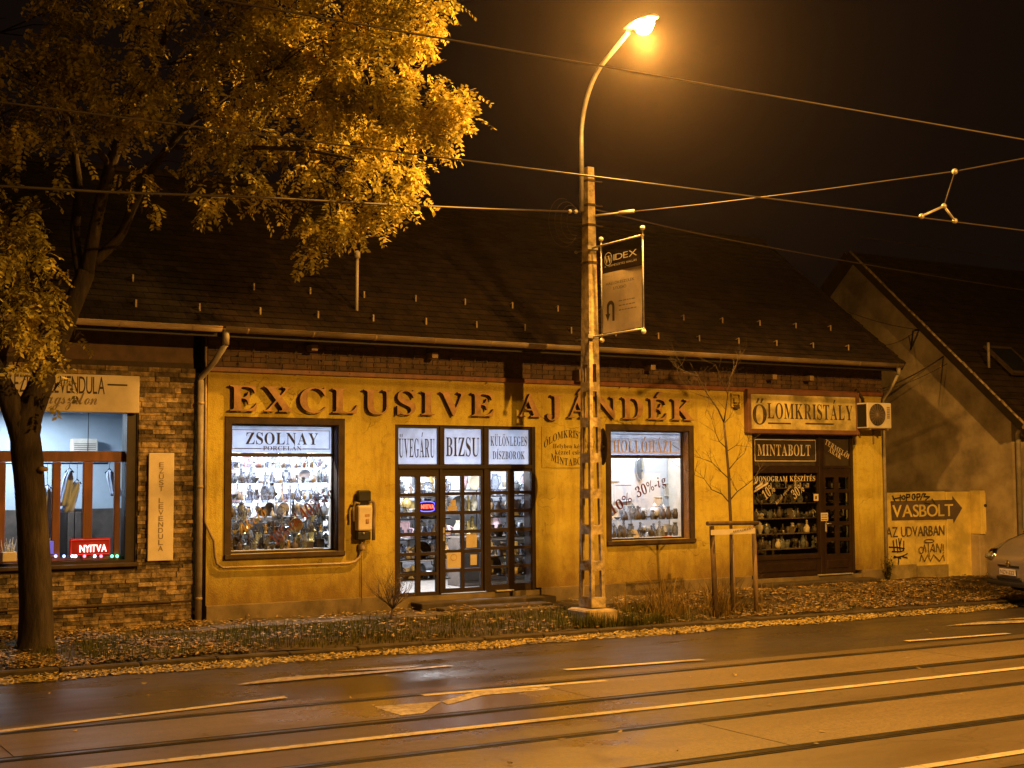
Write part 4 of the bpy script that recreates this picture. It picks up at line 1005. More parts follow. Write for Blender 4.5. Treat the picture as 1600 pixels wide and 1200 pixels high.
cb = thing('cupboard', F(105, 840, 1.6), 'dark tall cupboard at the back of the stone-clad shop', 'cupboard'); mb = MB(); mb.bbox(F(100,840,2.2).x, F(126,840,2.2).x, 2.1, 2.5, .4, F(100,795,2.2).z, .015); mb.build('carcass', M['darkwood'], cb)
for k, px in enumerate((103, 114)): mb = MB(); mb.bbox(F(px,840,2.2).x, F(px+9.5,840,2.2).x, 2.07, 2.097, .5, F(100,800,2.2).z, .006); mb.build('door', M['indark'], cb)
# neon NYITVA and its string of coloured lamps on the sill
nw = thing('neon_sign', F(145, 857, .3), 'red neon open sign glowing low in the wooden shop window', 'neon sign')
p, q = F(124, 863, .10), F(166, 850, .10); text('NYITVA', 'sans', (p.x, .085, p.z), XV, ZV, q.x-p.x, q.z-p.z, M['neon_white'], nw, depth=.012, sp=.06)
mb = MB(); mb.bbox(p.x-.14, q.x+.06, .098, .112, p.z-.05, q.z+.09, .005); mb.build('backing', mat('red_acrylic', (.30,.02,.015), .3), nw)
mb = MB(); mb.tube([(p.x-.12,.09,p.z-.03),(q.x+.04,.09,p.z-.03),(q.x+.04,.09,q.z+.07),(p.x-.12,.09,q.z+.07),(p.x-.12,.09,p.z-.03)], .005, 6); mb.build('neon_border', emis('dim_red_neon', (1.0,.03,.02), 1.1), nw)
sl = thing('light_string', F(130, 869, .2), 'string of small coloured lamps along the wooden window sill', 'string lights')
pts = [F(x, 870+1.5*math.sin(x), .085+.004*math.sin(x*3)) for x in range(66, 190, 6)]
mb = MB(); mb.tube(pts, .004, 5); mb.build('cable', M['black'], sl)
for k, px in enumerate((71,76,87,100,113,118,132,148,158,175,183)):
    p = F(px, 869, .08); mb = MB(); mb.sphere(p, .022, 8); mb.build('bulb', [M['led_r'],M['led_w'],M['led_b'],M['led_b'],M['led_w'],M['led_w'],M['led_r'],M['led_w'],M['led_r'],M['led_g'],M['led_g']][k], sl)
bb = thing('glow_panel', F(75, 852, .3), 'small violet lit panel beside the blue lamps in the wooden window', 'lit panel'); p, q = F(68, 866, .10), F(84, 845, .10); mb = MB(); mb.bbox(p.x, q.x, .09, .099, p.z, q.z, .004); mb.build('panel', emis('violet_glow', (.20,.18,.95), .55), bb)
mb = MB(); mb.bbox(p.x-.01, q.x+.01, .10, .108, p.z-.01, q.z+.01, .003); mb.build('backing', M['black'], bb)
bx = thing('window_box', F(14, 875, -.03), 'small cream window box on the sill behind the tree trunk', 'planter'); p, q = F(2, 878, -.1), F(25, 862, -.1); mb = MB(); mb.bbox(p.x, q.x, -.16, -.02, p.z, q.z, .012); mb.build('box', M['cream'], bx)
mb = MB()
for k in range(26):
    x = random.uniform(p.x+.02, q.x-.02); mb.tube([(x,-.09,q.z-.02),(x+random.uniform(-.05,.05),-.09+random.uniform(-.04,.04),q.z+random.uniform(.06,.2))], [.006,.002], 4)
mb.build('foliage', M['dress'], bx)
# its signs
ls = thing('shop_sign', F(110, 638, 0), 'long cream signboard above the wooden shop window, partly hidden by the tree', 'sign')
p, q = F(-70, 640, -.05), F(217, 586, -.05); mb = MB(); mb.bbox(p.x, q.x, -.10, -.01, p.z, q.z-.02, .01); mb.build('panel', M['cream'], ls)
a, b = F(22, 612, -.10), F(164, 588, -.10); text('EZÜST LEVENDULA', 'sans', (a.x, -.101, a.z), XV, ZV, b.x-a.x, b.z-a.z, M['darktext'], ls, sp=.07)
a, b = F(50, 630, -.10), F(152, 618, -.10); text('virágszalon', 'script', (a.x, -.101, a.z), XV, ZV, b.x-a.x, b.z-a.z, M['greytext'], ls, cap=.45, sp=-.02)
for x0, x1 in ((168,199),(-10,18)): a, b = F(x0,601,-.10), F(x1,600,-.10); mb = MB(); mb.box(a.x, b.x, -.104, -.101, a.z-.012, a.z+.012); mb.build('rule_line', M['darktext'], ls)
vs = thing('vertical_sign', F(251, 877, 0), 'tall narrow cream sign with letters running down the stone cladding', 'sign')
p, q = F(230, 877, -.06), F(272, 708, -.06); mb = MB(); mb.bbox(p.x, q.x, -.075, -.035, p.z, q.z, .008); mb.build('panel', M['cream'], vs)
w = 'EZÜST LEVENDULA'; ztop = F(251, 722, -.07).z; zbot = F(251, 860, -.07).z; stp_ = (ztop-zbot)/(len(w)-1+.8)
for k, ch in enumerate(w):
    if ch == ' ': continue
    text(ch, 'sans', ((p.x+q.x)/2-.035, -.076, ztop-k*stp_-.075), XV, ZV, .07, .075, M['greytext'], vs)

# ============================================================ gas meter, air conditioner, small wall fittings
gm = thing('gas_meter', F(568, 845, 0), 'beige gas meter with a black hose cap on the wall between window and entrance', 'gas meter')
def g4(x, y, Y=-.12): return F(530+x/7.5, 740+y/7.5, Y)
p, q = g4(203, 672), g4(372, 372); mb = MB(); mb.bbox(p.x, q.x, -.18, -.04, p.z, q.z, .03, 3); mb.build('body', M['cream'], gm)
p, q = g4(205, 780), g4(360, 675); mb = MB(); mb.bbox(p.x, q.x, -.16, -.03, p.z, q.z, .015); mb.build('base', M['cardark'], gm)
p, q = g4(228, 330), g4(362, 195); mb = MB(); mb.rings([[(x, y, z) for x, y in ((p.x+i, -.15+i), (q.x-i, -.15+i), (q.x-i, -.03), (p.x+i, -.03))] for z, i in ((p.z-.05,.03),(p.z+.02,0),(q.z-.02,0),(q.z,.02))], True, True, False); mb.build('cap', M['cardark'], gm)
mb = MB(); mb.tube([g4(340,340), g4(385,318), g4(405,340), g4(412,420), g4(405,560), g4(402,780)], .028, 8); mb.build('hose', M['greytext'], gm)
mb = MB(); mb.tube([g4(240,350), g4(190,340), g4(165,400), g4(168,560)], .022, 8); mb.build('bracket', M['gutter'], gm)
p = g4(330, 555, -.183); mb = MB(); mb.bbox(p.x-.025, p.x+.03, -.19, -.178, p.z-.04, p.z+.035, .008); p = g4(330, 490, -.183); mb.box(p.x-.04, p.x+.04, -.184, -.179, p.z-.02, p.z+.02); mb.build('dial', M['letter'], gm)
p = g4(288, 700, -.17); mb = MB(); mb.sphere((p.x, -.165, p.z), .018, 8); mb.build('valve', M['steel'], gm)
mb = MB(); p = g4(262, 860, -.04); mb.lathe([(.05,-.05),(.06,-.03),(.06,.03),(.05,.05)], (p.x,-.05,p.z), 12); mb.build('fitting', M['gutter'], gm)

ac = thing('air_conditioner', F(1366, 672, 0), 'white air conditioner outdoor unit bracketed beside the boxed signboard', 'air conditioner')
AY = -.42; p, q = F(1356, 669, AY), F(1392.5, 630, AY)
x0, x1, z0, z1 = p.x, q.x, p.z, q.z
cx_, cz_ = F(1370.5, 648, AY).x, F(1370.5, 648, AY).z; r = .22
mb = MB(); mb.bbox(x0, x1, AY, AY+.30, z0, z1, .018); b = mb.build('casing', M['plastic'], ac)
mb = MB(); mb.box(x0-.004, x0+.001, AY+.03, AY+.28, z0+.03, z1-.03); mb.build('side_grille', M['black'], ac)
mb = MB(); mb.rings([[(cx_+rr*math.cos(t), y, cz_+rr*math.sin(t)) for t in [2*math.pi*k/28 for k in range(28)]] for rr, y in ((r,AY-.001),(r,AY-.006),(r*.2,AY-.006))], True, True, False); mb.build('fan_opening', M['cardark'], ac)
mb = MB()
for k in range(9):
    rr = r*(k+1)/9; mb.tube([(cx_+rr*math.cos(t), AY-.012, cz_+rr*math.sin(t)) for t in [2*math.pi*i/24 for i in range(25)]], .0035, 4, False)
for k in range(8): t = math.pi*k/8; mb.tube([(cx_-r*math.cos(t),AY-.012,cz_-r*math.sin(t)),(cx_+r*math.cos(t),AY-.012,cz_+r*math.sin(t))], .004, 4)
mb.build('fan_guard', M['greytext'], ac)
mb = MB()
for k in range(7): zz = z1-.09-k*.035; mb.box(x1-.13, x1-.05, AY-.005, AY-.0005, zz-.011, zz+.011)
mb.build('front_grille', M['greytext'], ac)
for x in (x0+.08, x1-.1):
    mb = MB(); mb.box(x-.015, x+.015, AY+.0, -.0, z0-.035, z0-.003); mb.box(x-.015, x+.015, -.03, 0, z0-.3, z0-.036); mb.build('bracket', M['gutter'], ac)
mb = MB(); mb.tube([(x0+.3,-.06,z0+.1),(x0+.28,-.03,z1+.1),(x0+.1,-.02,z1+.28)], .03, 8); mb.build('hose', M['darkwood'], ac)
wb = thing('junction_box', F(1150, 628, 0), 'small square grey junction box on the wall above the bare young tree', 'junction box'); p = F(1149, 625, -.03)
mb = MB(); frame_rect(mb, p.x-.10, p.x+.12, p.z-.14, p.z+.13, -.05, .0, .03); mb.bbox(p.x-.05, p.x+.06, -.07, -.0, p.z-.05, p.z+.04, .01); mb.build('plate', M['plaster'], wb); mb = MB(); mb.bbox(p.x-.05, p.x+.07, -.08, -.0, p.z-.17, p.z-.09, .008); mb.build('cover', M['casing'], wb)
# icicle string-light net hanging (unlit) under the eave
nt_ = thing('string_light_net', (1, -.03, ZT+.5), 'unlit net of thin string lights hanging under the eave across the shop front', 'string lights')
mb = MB(); x = XL+.25; zc = ZT+.47
pts = [(xx, -.03, zc+.025*math.sin(xx*2.3)) for xx in np.arange(XL+.1, XR, .3)]; mb.tube(pts, .0045, 4)
while x < XR-.1:
    L = random.choice((.30,.42,.36,.48)); zz = zc+.025*math.sin(x*2.3)
    mb.tube([(x,-.03,zz),(x+.012,-.032,zz-L*.5),(x,-.03,zz-L)], .0032, 4)
    for k in range(4): mb.box(x-.007, x+.007, -.042, -.03, zz-L*(k+1)/4-.012, zz-L*(k+1)/4+.012)
    x += .23
mb.build('cable', M['wire'], nt_)

# ============================================================ neighbouring house, wall with the arrow, meter cabinet
hs = thing('gabled_house', (14, 3, 0), 'plain rendered house with a dark roof, its gable end facing the shop row', 'building')
HX = 11.7
cn = Vector((HX, -.93, 0))
def hx(px, py):
    d = ray(px, py); return Vector(CAM + d*((HX-CAM[0])/d[0]))
ap = hx(1342, 400); ev = hx(1570, 640)
ridY, ridZ = ap.y, ap.z; evZ = 3.55; fy = -.93
slope = (ridZ-evZ)/(ridY-fy)
mb = MB(); by = 2*ridY-fy
mb.v = [(HX,fy+.3,-.3),(HX,by,-.3),(HX,by,evZ),(HX,ridY,ridZ),(HX,fy+.3,evZ+.3*slope)]; mb.f = [(0,4,3,2,1)]; mb.s = [False]
walls(mb, HX, 26, -.3, evZ, fy, fy+.3, [(14,15.2,1.2,2.6),(17.5,18.7,1.2,2.6)], False); mb.quad((26,fy,-.3),(26,by,-.3),(26,by,evZ),(26,fy,evZ)); mb.build('wall', M['hwall'], hs)
for xx in (14, 17.5):
    mb = MB(); frame_rect(mb, xx, xx+1.2, 1.2, 2.6, fy+.1, fy+.16, .07); mb.bbox(xx+.57, xx+.63, fy+.1, fy+.16, 1.27, 2.53, .005); wi = mb.build('window', M['brownwood'], hs); mb = MB(); mb.box(xx+.05, xx+1.15, fy+.125, fy+.13, 1.25, 2.55); mb.build('pane', M['carglass'], wi)
ov = .38
e0 = Vector((0, fy-.55, evZ-.55*slope)); rd_ = Vector((0, ridY, ridZ+.0)); L = (rd_-e0).length; sd = (rd_-e0).normalized(); sn = Vector((0,-sd.z,sd.y))
mb = MB(); nr = 30
for r in range(nr):
    a = e0 + sd*(r*L/nr); x = HX-ov
    while x < 26:
        x1 = x+.3; t = random.uniform(0,.008); p = a+sn*(.10+t); q = a+sd*(L/nr*1.1)+sn*.07
        X0, X1 = Vector((x+.003,0,0)), Vector((x1-.003,0,0)); mb.hexa([X0+a, X1+a, X1+a+sd*(L/nr), X0+a+sd*(L/nr), X0+p, X1+p, X1+q, X0+q]); x = x1
mb.build('roof', M['tile'], hs)
mb = MB(); a, b = e0, rd_ ; mb.hexa([Vector((HX-ov,0,0))+a-sn*.03, Vector((26,0,0))+a-sn*.03, Vector((26,0,0))+b-sn*.03, Vector((HX-ov,0,0))+b-sn*.03, Vector((HX-ov,0,0))+a-sn*.003, Vector((26,0,0))+a-sn*.003, Vector((26,0,0))+b-sn*.003, Vector((HX-ov,0,0))+b-sn*.003])
bk0 = Vector((0, 2*ridY-e0.y, e0.z)); mb.quad(Vector((HX-ov,0,0))+rd_+sn*.05, Vector((26,0,0))+rd_+sn*.05, Vector((26,0,0))+bk0, Vector((HX-ov,0,0))+bk0); mb.build('roof_deck', M['darkwood'], hs)
mb = MB(); X0, X1 = Vector((HX-ov-.03,0,0)), Vector((HX-ov,0,0))
mb.hexa([X0+e0-sn*.06, X1+e0-sn*.06, X1+rd_-sn*.06, X0+rd_-sn*.06, X0+e0+sn*.09, X1+e0+sn*.09, X1+rd_+sn*.09, X0+rd_+sn*.09])
X0, X1 = Vector((HX-ov-.03,0,0)), Vector((HX-ov,0,0)); b2 = Vector((0,ridY+2,ridZ-2*slope)); s2 = Vector((0, .6, .8))
mb.hexa([X0+rd_-s2*.06, X1+rd_-s2*.06, X1+b2-s2*.06, X0+b2-s2*.06, X0+rd_+s2*.09, X1+rd_+s2*.09, X1+b2+s2*.09, X0+b2+s2*.09]); mb.build('barge_board', M['darkwood'], hs)
mb = MB()
for k in range(34):
    a = e0 + sd*(k*L/34) + sn*.085; b = e0 + sd*((k+.95)*L/34) + sn*(.085+random.uniform(0,.02)); mb.tube([Vector((HX-ov+.02,0,0))+a, Vector((HX-ov+.02,0,0))+b], .035, 6)
mb.build('verge_tiling', M['gutter'], hs)
mb = MB(); g = e0+Vector((0,-.07,.03)); mb.tube([(HX-ov,g.y,g.z),(26,g.y,g.z)], .07, 10); mb.build('gutter', M['gutter'], hs)
p = F(1591, 700, fy-.07); mb = MB(); mb.tube([(p.x+.05,g.y,g.z-.05),(p.x,fy-.25,evZ-.35),(p.x,fy-.07,evZ-.6),(p.x,fy-.07,-.2)], .055, 10); mb.build('downpipe', M['downpipe'], hs)
sk = hx(1585, 540); mb = MB(); c = e0+sd*(L*.33)+sn*.16; frameL = [Vector((12.9+dx,0,0))+c+sd*ds for dx, ds in ((-.45,-.5),(.45,-.5),(.45,.5),(-.45,.5))]
mb.hexa(frameL+[p+sn*.06 for p in frameL]); skl = mb.build('skylight', M['casing'], hs); f2 = [Vector((12.9+dx,0,0))+c+sd*ds+sn*.062 for dx, ds in ((-.36,-.41),(.36,-.41),(.36,.41),(-.36,.41))]; mb = MB(); mb.quad(*f2); mb.build('pane', M['carglass'], skl)
p = Vector((12.05,0,0))+e0+sd*(L*.30)+sn*.1; mb = MB(); mb.tube([p, p+Vector((0,0,.55))], .03, 8); mb.build('vent_pipe', M['downpipe'], hs)

fn = thing('boundary_wall', (10.2, .1, 0), 'yellow painted wall of concrete panels with a grey arrow, between shop and house', 'wall')
FY = .08
def f2(x, y, Y=FY): return F(1370+x/6.316, 740+y/6.316, Y)
zt_ = F(1450, 769, FY).z; xs_ = [8.96] + [f2(v, 500).x for v in (378, 690, 930)]
for k in range(3):
    mb = MB(); mb.bbox(xs_[k]+.004, xs_[k+1]-.004, FY+(.0, .014, -.006)[k], FY+.14, -.3, zt_+(.0,.01,.0)[k], .012); mb.build('panel', M['fence'], fn)
    mb = MB(); z2 = f2(300, 910).z
    mb.bbox(xs_[k]+.01, xs_[k+1]-.01, FY-.03, FY+(.0,.014,-.006)[k]-.001, -.3, z2+(.03,-.01,.06)[k], .008); 
    if k < 2: mb.build('base_panel', mat('grey_green_render', (.30,.24,.12), .9, .4, 3), fn)
mb = MB(); mb.bbox(xs_[3]+.003, xs_[3]+.14, FY-.02, FY+.2, -.3, zt_+.0, .015); mb.build('post', M['casing'], fn)
YA = FY-.009
ar = [f2(*v, YA) for v in ((137,272),(745,258),(745,222),(842,340),(757,492),(752,448),(150,462))]
mb = MB(); mb.poly([Vector((p.x, YA-.003, p.z)) for p in ar], (0,.002,0)); mb.build('arrow', M['arrow'], fn)
a, b = f2(152, 432, YA), f2(745, 296, YA); a2 = f2(745, 418, YA); text('VASBOLT', 'sans', (a.x, YA-.0045, a.z), Vector((b.x-a.x, 0, a2.z-a.z)), ZV, b.x-a.x, b.z-a2.z, M['fence'], fn, sp=.05)
text('VASBOLT', 'sans', (a.x+.012, YA-.0065, a.z+.004), Vector((b.x-a.x, 0, a2.z-a.z)), ZV, b.x-a.x, b.z-a2.z, M['fence'], fn, sp=.05)
a, b = f2(92, 630, YA), f2(665, 505, YA); a2 = f2(665, 608, YA); text('AZ UDVARBAN', 'sans', (a.x, YA-.003, a.z), Vector((b.x-a.x, 0, a2.z-a.z)), ZV, b.x-a.x, b.z-a2.z, M['arrow'], fn, sp=.05)
def scrib(strokes, m, par, f, w=.014, Y=YA, name='graffiti'):
    mb = MB()
    for s in strokes:
        P = [f(*v, Y) for v in s]; P = [Vector((p.x, Y-.006, p.z)) for p in P]
        for i in range(len(P)-1):
            d = (P[i+1]-P[i]); n = Vector((-d.z,0,d.x)).normalized()*w; e = d.normalized()*w*.6
            mb.quad(P[i]-e-n, P[i+1]+e-n, P[i+1]+e+n, P[i]-e+n)
            for k in range(4): mb.v[-1-k] = (mb.v[-1-k][0], Y-.0055-.0004*(len(mb.f) % 6), mb.v[-1-k][2])
    return mb.build(name, m, par)
def circ(cx, cy, rx, ry, n=10): return [(cx+rx*math.cos(2*math.pi*k/n), cy+ry*math.sin(2*math.pi*k/n)) for k in range(n+1)]
scrib([[(155,220),(180,275)],[(160,250),(235,235)],[(232,210),(228,270)],circ(262,235,16,18),[(290,268),(292,205),(322,205),(322,230),(294,236)],circ(362,228,16,26),[(398,262),(396,200),(424,200),(424,228),(398,234)],[(432,256),(452,198),(480,200),(462,225),(520,228),(478,262)],[(470,290),(520,300),(560,330)],[(545,250),(572,300),(566,330)]], M['spray'], fn, f2, .013)
scrib([[(120,725),(200,728),(270,740)],[(160,660),(172,775)],[(190,650),(206,780)],[(215,640),(230,770)],[(240,640),(225,720)],[(265,665),(262,760)],[(262,760),(230,770),(150,770)],[(165,830),(250,815),(300,790)],[(240,815),(300,832)],[(170,815),(235,835)],[(215,830),(208,920)]], M['spray'], fn, f2, .013)
scrib([circ(516,665,48,16,14),[(470,682),(540,680)],circ(437,755,22,32),[(455,780),(470,700),(485,770)],[(508,690),(510,760),(520,820)],[(530,770),(555,690),(575,770),(540,745)],[(590,770),(592,690),(630,780),(640,690)],[(655,700),(655,760)],[(657,775),(657,785)],[(425,865),(440,800),(470,870),(500,800),(530,865),(560,800),(620,865),(655,800),(668,860)]], mat('brown_spray', (.09,.05,.03), .7), fn, f2, .009)
mc = thing('meter_cabinet', F(1553, 836, -.1), 'yellow painted meter cabinet on a short wall beside the parked car', 'cabinet')
p, q = F(1534, 835, -.2), F(1573, 766, -.2); mb = MB(); mb.bbox(p.x, q.x, -.2, .1, p.z, q.z, .015); mb.build('body', M['fence'], mc)
p1, q1_ = F(1540, 832, -.22), F(1571, 769, -.22); mb = MB(); mb.bbox(p1.x, q1_.x, -.215, -.202, p1.z, q1_.z, .008); dd = mb.build('door', M['fence'], mc); mb = MB(); mb.sphere((p1.x+.02,-.22,F(1536,790,-.22).z), .035, 8); mb.build('lock', M['black'], dd)
scrib([[(1549,788),(1556,784)],[(1552,792),(1560,800)],[(1556,798),(1562,796)],circ(1566,812,3,4,8)], mat('faded_spray', (.28,.18,.07), .8), dd, lambda x, y, Y: F(x, y, Y), .008, -.217)
mb = MB(); mb.bbox(p.x-.02, q.x, -.16, .1, -.3, p.z-.004, .02); mb.build('pedestal', M['hwall'], mc)

# ============================================================ street lamps on lattice concrete poles
def point_light(loc, power, par, r=.11, axis=1, full=.32, dim=.56, low=.10):
    """a street lantern's light with its photometric cut-off: full below one direction cosine, falling to low beyond another
    (axis 1: towards the houses, axis 2: towards the horizon)"""
    l = bpy.data.lights.new('lamp_light', 'POINT'); l.energy = power; l.color = SODIUM; l.shadow_soft_size = r
    l.use_nodes = True; nt = l.node_tree; e = nt.nodes['Emission']
    t = nt.nodes.new('ShaderNodeTexCoord'); sx = nt.nodes.new('ShaderNodeSeparateXYZ'); nt.links.new(t.outputs['Normal'], sx.inputs[0])
    m = nt.nodes.new('ShaderNodeMapRange'); m.interpolation_type = 'SMOOTHSTEP'
    m.inputs['From Min'].default_value = full; m.inputs['From Max'].default_value = dim; m.inputs['To Min'].default_value = 1; m.inputs['To Max'].default_value = low
    nt.links.new(sx.outputs[axis], m.inputs['Value']); out = m.outputs[0]
    if axis == 1:                                       # dimming added along the street to soften the shadow edge on the gable
        k = nt.nodes.new('ShaderNodeMapRange'); k.interpolation_type = 'SMOOTHSTEP'; k.inputs['From Min'].default_value = .60; k.inputs['From Max'].default_value = .90; k.inputs['To Min'].default_value = 1; k.inputs['To Max'].default_value = .22
        nt.links.new(sx.outputs[0], k.inputs['Value']); mu = nt.nodes.new('ShaderNodeMath'); mu.operation = 'MULTIPLY'; nt.links.new(out, mu.inputs[0]); nt.links.new(k.outputs[0], mu.inputs[1]); out = mu.outputs[0]
    nt.links.new(out, e.inputs['Strength'])
    o = bpy.data.objects.new('lamp_light', l); COL.objects.link(o); o.location = loc; o.parent = par; o.matrix_parent_inverse = parent_inv(par); return o
def lattice_pole(px, py, ztop, label, armdir, lamp, armbase, power, arm_z):
    """tapered concrete pole pierced by rectangular openings; armdir: +1/-1 towards which side (y) the lamp leans"""
    t = thing('street_lamp', (px, py, 0), label, 'street lamp', 'street lamps along the tram street')
    z0 = .03
    def sec(z):
        u = (z-z0)/(ztop-z0); return .135*(1-u)+.062*u, .180*(1-u)+.075*u       # half widths in x and y
    mb = MB(); levels = []; z = z0+.14; 
    zs = [z0]; k = 0
    zz = z0+.16
    open_ = []
    while zz < 3.75: open_.append((zz, min(zz+.42, 3.9))); zz += .42+.15
    cuts = sorted({z0, ztop, *[v for o in open_ for v in o], *np.arange(4.2, ztop, .5).tolist()})
    leg = .062
    for a, b in zip(cuts[:-1], cuts[1:]):
        isopen = any(abs(o[0]-a) < 1e-6 for o in open_)
        ax, ay = sec(a); bx, by = sec(b)
        def blk(fx0, fx1, fy0, fy1):
            def P(f, h, l): return f*h if abs(f) == 1 else math.copysign(h-l, f)
            lo = [(px+P(fx,ax,leg), py+P(fy,ay,leg), a) for fx, fy in ((fx0,fy0),(fx1,fy0),(fx1,fy1),(fx0,fy1))]
            hi = [(px+P(fx,bx,leg), py+P(fy,by,leg), b) for fx, fy in ((fx0,fy0),(fx1,fy0),(fx1,fy1),(fx0,fy1))]
            mb.hexa(lo+hi)
        if isopen:
            for sx in ((-1,-.5),(.5,1)):
                for sy in ((-1,-.5),(.5,1)): blk(sx[0], sx[1], sy[0], sy[1])
        else: blk(-1, 1, -1, 1)
    mb.build('pole', M['concrete'], t)
    mb = MB(); mb.rings([[(px+x, py+y, z) for x, y in ((-w,-w2),(w,-w2),(w,w2),(-w,w2))] for w, w2, z in ((.27,.32,-.35),(.265,.315,-.03),(.25,.30,-.005),(.20,.25,.01))], True, True, False); mb.build('footing', M['kerb'] if False else mat('footing_concrete', (.34,.26,.15), .9, .5, 5, bmp=.3), t)
    for z in (ztop-.22, ztop-.62, ztop-.95, 5.55):
        sx, sy = sec(min(z, ztop)); mb = MB(); mb.bbox(px-sx-.012, px+sx+.012, py-sy-.012, py+sy+.012, z-.02, z+.02, .004, 1)
        if z > 5.6: mb.tube([(px+sx,py-sy*.3,z),(px+sx+.16,py-sy*.3,z)], .012, 6); mb.sphere((px+sx+.17,py-sy*.3,z), .02, 8)
        mb.build('pole_clamp', M['casing'], t)
    ab = Vector(armbase); lp = Vector(lamp)
    pts = [Vector((ab.x, ab.y, arm_z[0])), Vector((ab.x, ab.y, arm_z[1]))]
    for k in range(1, 9):
        u = k/8*math.pi*.5*.72; R = abs(lp.y-ab.y)*.62
        pts.append(Vector((ab.x+(lp.x-ab.x)*(1-math.cos(u))*.6, ab.y + armdir*R*(1-math.cos(u)), arm_z[1]+R*math.sin(u)*1.05)))
    pts.append(lp + Vector((0, -armdir*.30, -.02)))
    mb = MB(); mb.tube(pts, [.040]*2+[.036]*9, 10); mb.build('arm', M['steel'], t)
    for z in (arm_z[0]+.1, arm_z[0]+.6): mb = MB(); mb.tube([Vector((ab.x,ab.y,z)), Vector((px,py,z))], .018, 6); mb.build('arm_bracket', M['steel'], t)
    # cobra-head luminaire: hood above, glass bowl below
    mb = MB(); rings = []
    for k in range(9):
        u = k/8; y = lp.y - armdir*.34 + armdir*.72*u; w = .04+.09*math.sin(math.pi*min(u*.75+.12, 1)); h = .02+.04*math.sin(math.pi*min(u*.8+.1, 1))
        rings.append([(lp.x+w*math.cos(q), y, lp.z+.035+.06*u*armdir*0+h*max(math.sin(q), -.12)) for q in [2*math.pi*i/14 for i in range(14)]])
    mb.rings(rings); mb.build('hood', M['steel'], t)
    mb = MB(); rings = []
    for j in range(7):
        v = j/6*math.pi*.5; rings.append([(lp.x+.15*math.cos(v)*math.cos(q), lp.y+armdir*.10+.17*math.cos(v)*math.sin(q), lp.z+.03-.20*math.sin(v)) for q in [2*math.pi*i/16 for i in range(16)]])
    rings[-1] = [(p[0]*1+0, p[1], p[2]) for p in rings[-1]]
    mb.rings(rings, True, False); mb.build('bowl', M['lampbowl'], t)
    if armdir < 0: point_light((lp.x, lp.y+armdir*.12, lp.z-.30), power, t)
    else: point_light((lp.x, lp.y+armdir*.12, lp.z-.22), power, t, .11, 2, -.30, -.13, .10)
    return t
PX, PY = .36, -1.85
lampA = F(1000, 40, -3.62)
arm0 = F(907, 330, PY+.06)
PTOP = F(918, 262, PY).z
lattice_pole(PX, PY, PTOP, 'lit street lamp arching from the pierced concrete pole before the yellow shop', -1, (lampA.x, lampA.y-.0, lampA.z), (arm0.x+.02, PY+.05, 0), POW_A, (arm0.z, F(908, 205, PY).z-.15))
lattice_pole(2.5, -20.2, 8.0, 'street lamp on the far kerb of the tram street opposite the shops', 1, (2.5, -18.6, 9.6), (2.45, -20.15, 0), POW_B, (6.6, 8.5))

# banner hung crosswise to the street on the pole
bn = thing('pole_banner', F(972, 440, -2.6), 'framed fabric banner with a dark head panel and curved arrow, clamped crosswise to the pole', 'banner')
BXX = PX-.02
def bpt(px, py):                                        # pixel -> the banner's plane (x = const)
    d = ray(px, py); return Vector(CAM + d*((BXX-CAM[0])/d[0]))
yi, yo = bpt(940, 455).y, bpt(1005, 445).y
ztp, zbt = bpt(939, 384).z, bpt(941, 524).z
mb = MB(); nx_, nz_ = 8, 12; yi2, yo2 = yi-.03, yo+.03
def wav(u, v): return .003*math.sin(u*5+v*4)+.002*math.sin(v*7-u*2)
for (za, zb, m, nm) in ((zbt+.03, ztp-.46, M['banner'], 'banner_cloth'), (ztp-.46, ztp-.03, M['bannerdark'], 'banner_head')):
    mb = MB()
    for i in range(nx_):
        for j in range(nz_):
            P = [(BXX+wav(a, c_), yi2+(yo2-yi2)*a, za+(zb-za)*((c_*(3.2) if False else c_))) for a, c_ in ((i/nx_, j/nz_), ((i+1)/nx_, j/nz_), ((i+1)/nx_, (j+1)/nz_), (i/nx_, (j+1)/nz_))]
            mb.quad(*P, s=True)
    mb.build(nm, m, bn)
NV = Vector((-1,0,0)); BU = Vector((0,-1,0))
w_0 = abs(yo2-yi2)
def btext(s, u0, u1, v0, v1, m, style='sans', **k):     # u, v in 0..1 across the banner
    w = abs(yo2-yi2); H = ztp-zbt
    return text(s, style, (BXX-.034, yi2-w*u0, zbt+H*v0), BU, ZV, w*(u1-u0), H*(v1-v0), m, bn, **k)
btext('IDEX', .34, .93, .795, .865, M['white'], sp=.06)
btext('W', .10, .30, .775, .865, M['white'], style='serif')
w_ = abs(yo2-yi2); H_ = ztp-zbt
mb = MB(); cyy, czz = yi2-w_*.2, zbt+H_*.825
mb.rings([[(BXX-.035, cyy+rr*math.cos(t), czz+rr*math.sin(t)) for t in [2*math.pi*k/22 for k in range(22)]] for rr in (.095,.108)], True, False); mb.build('logo_ring', M['white'], bn)
btext('A TERMÉSZETES HALLÁS', .10, .92, .735, .758, M['plastic'], sp=.1); btext('HALLÁSVIZSGÁLAT', .10, .92, .622, .65, M['kraft']); btext('HALLÓKÉSZÜLÉK', .14, .86, .535, .565, M['darktext']); btext('STÚDIÓ', .32, .66, .475, .505, M['darktext'])
random.seed(2)
for k in range(3):                                      # three lines of small faded print, illegible
    mb = MB(); u = .46
    while u < .88:
        w2_ = random.uniform(.03, .09); ya, yb = yi2-w_0*u, yi2-w_0*min(u+w2_, .9); zz = zbt+(ztp-zbt)*(.335-k*.05); mb.box(BXX-.036, BXX-.034, yb, ya, zz, zz+.016); u += w2_+.02
    mb.build('print', M['greytext'], bn)
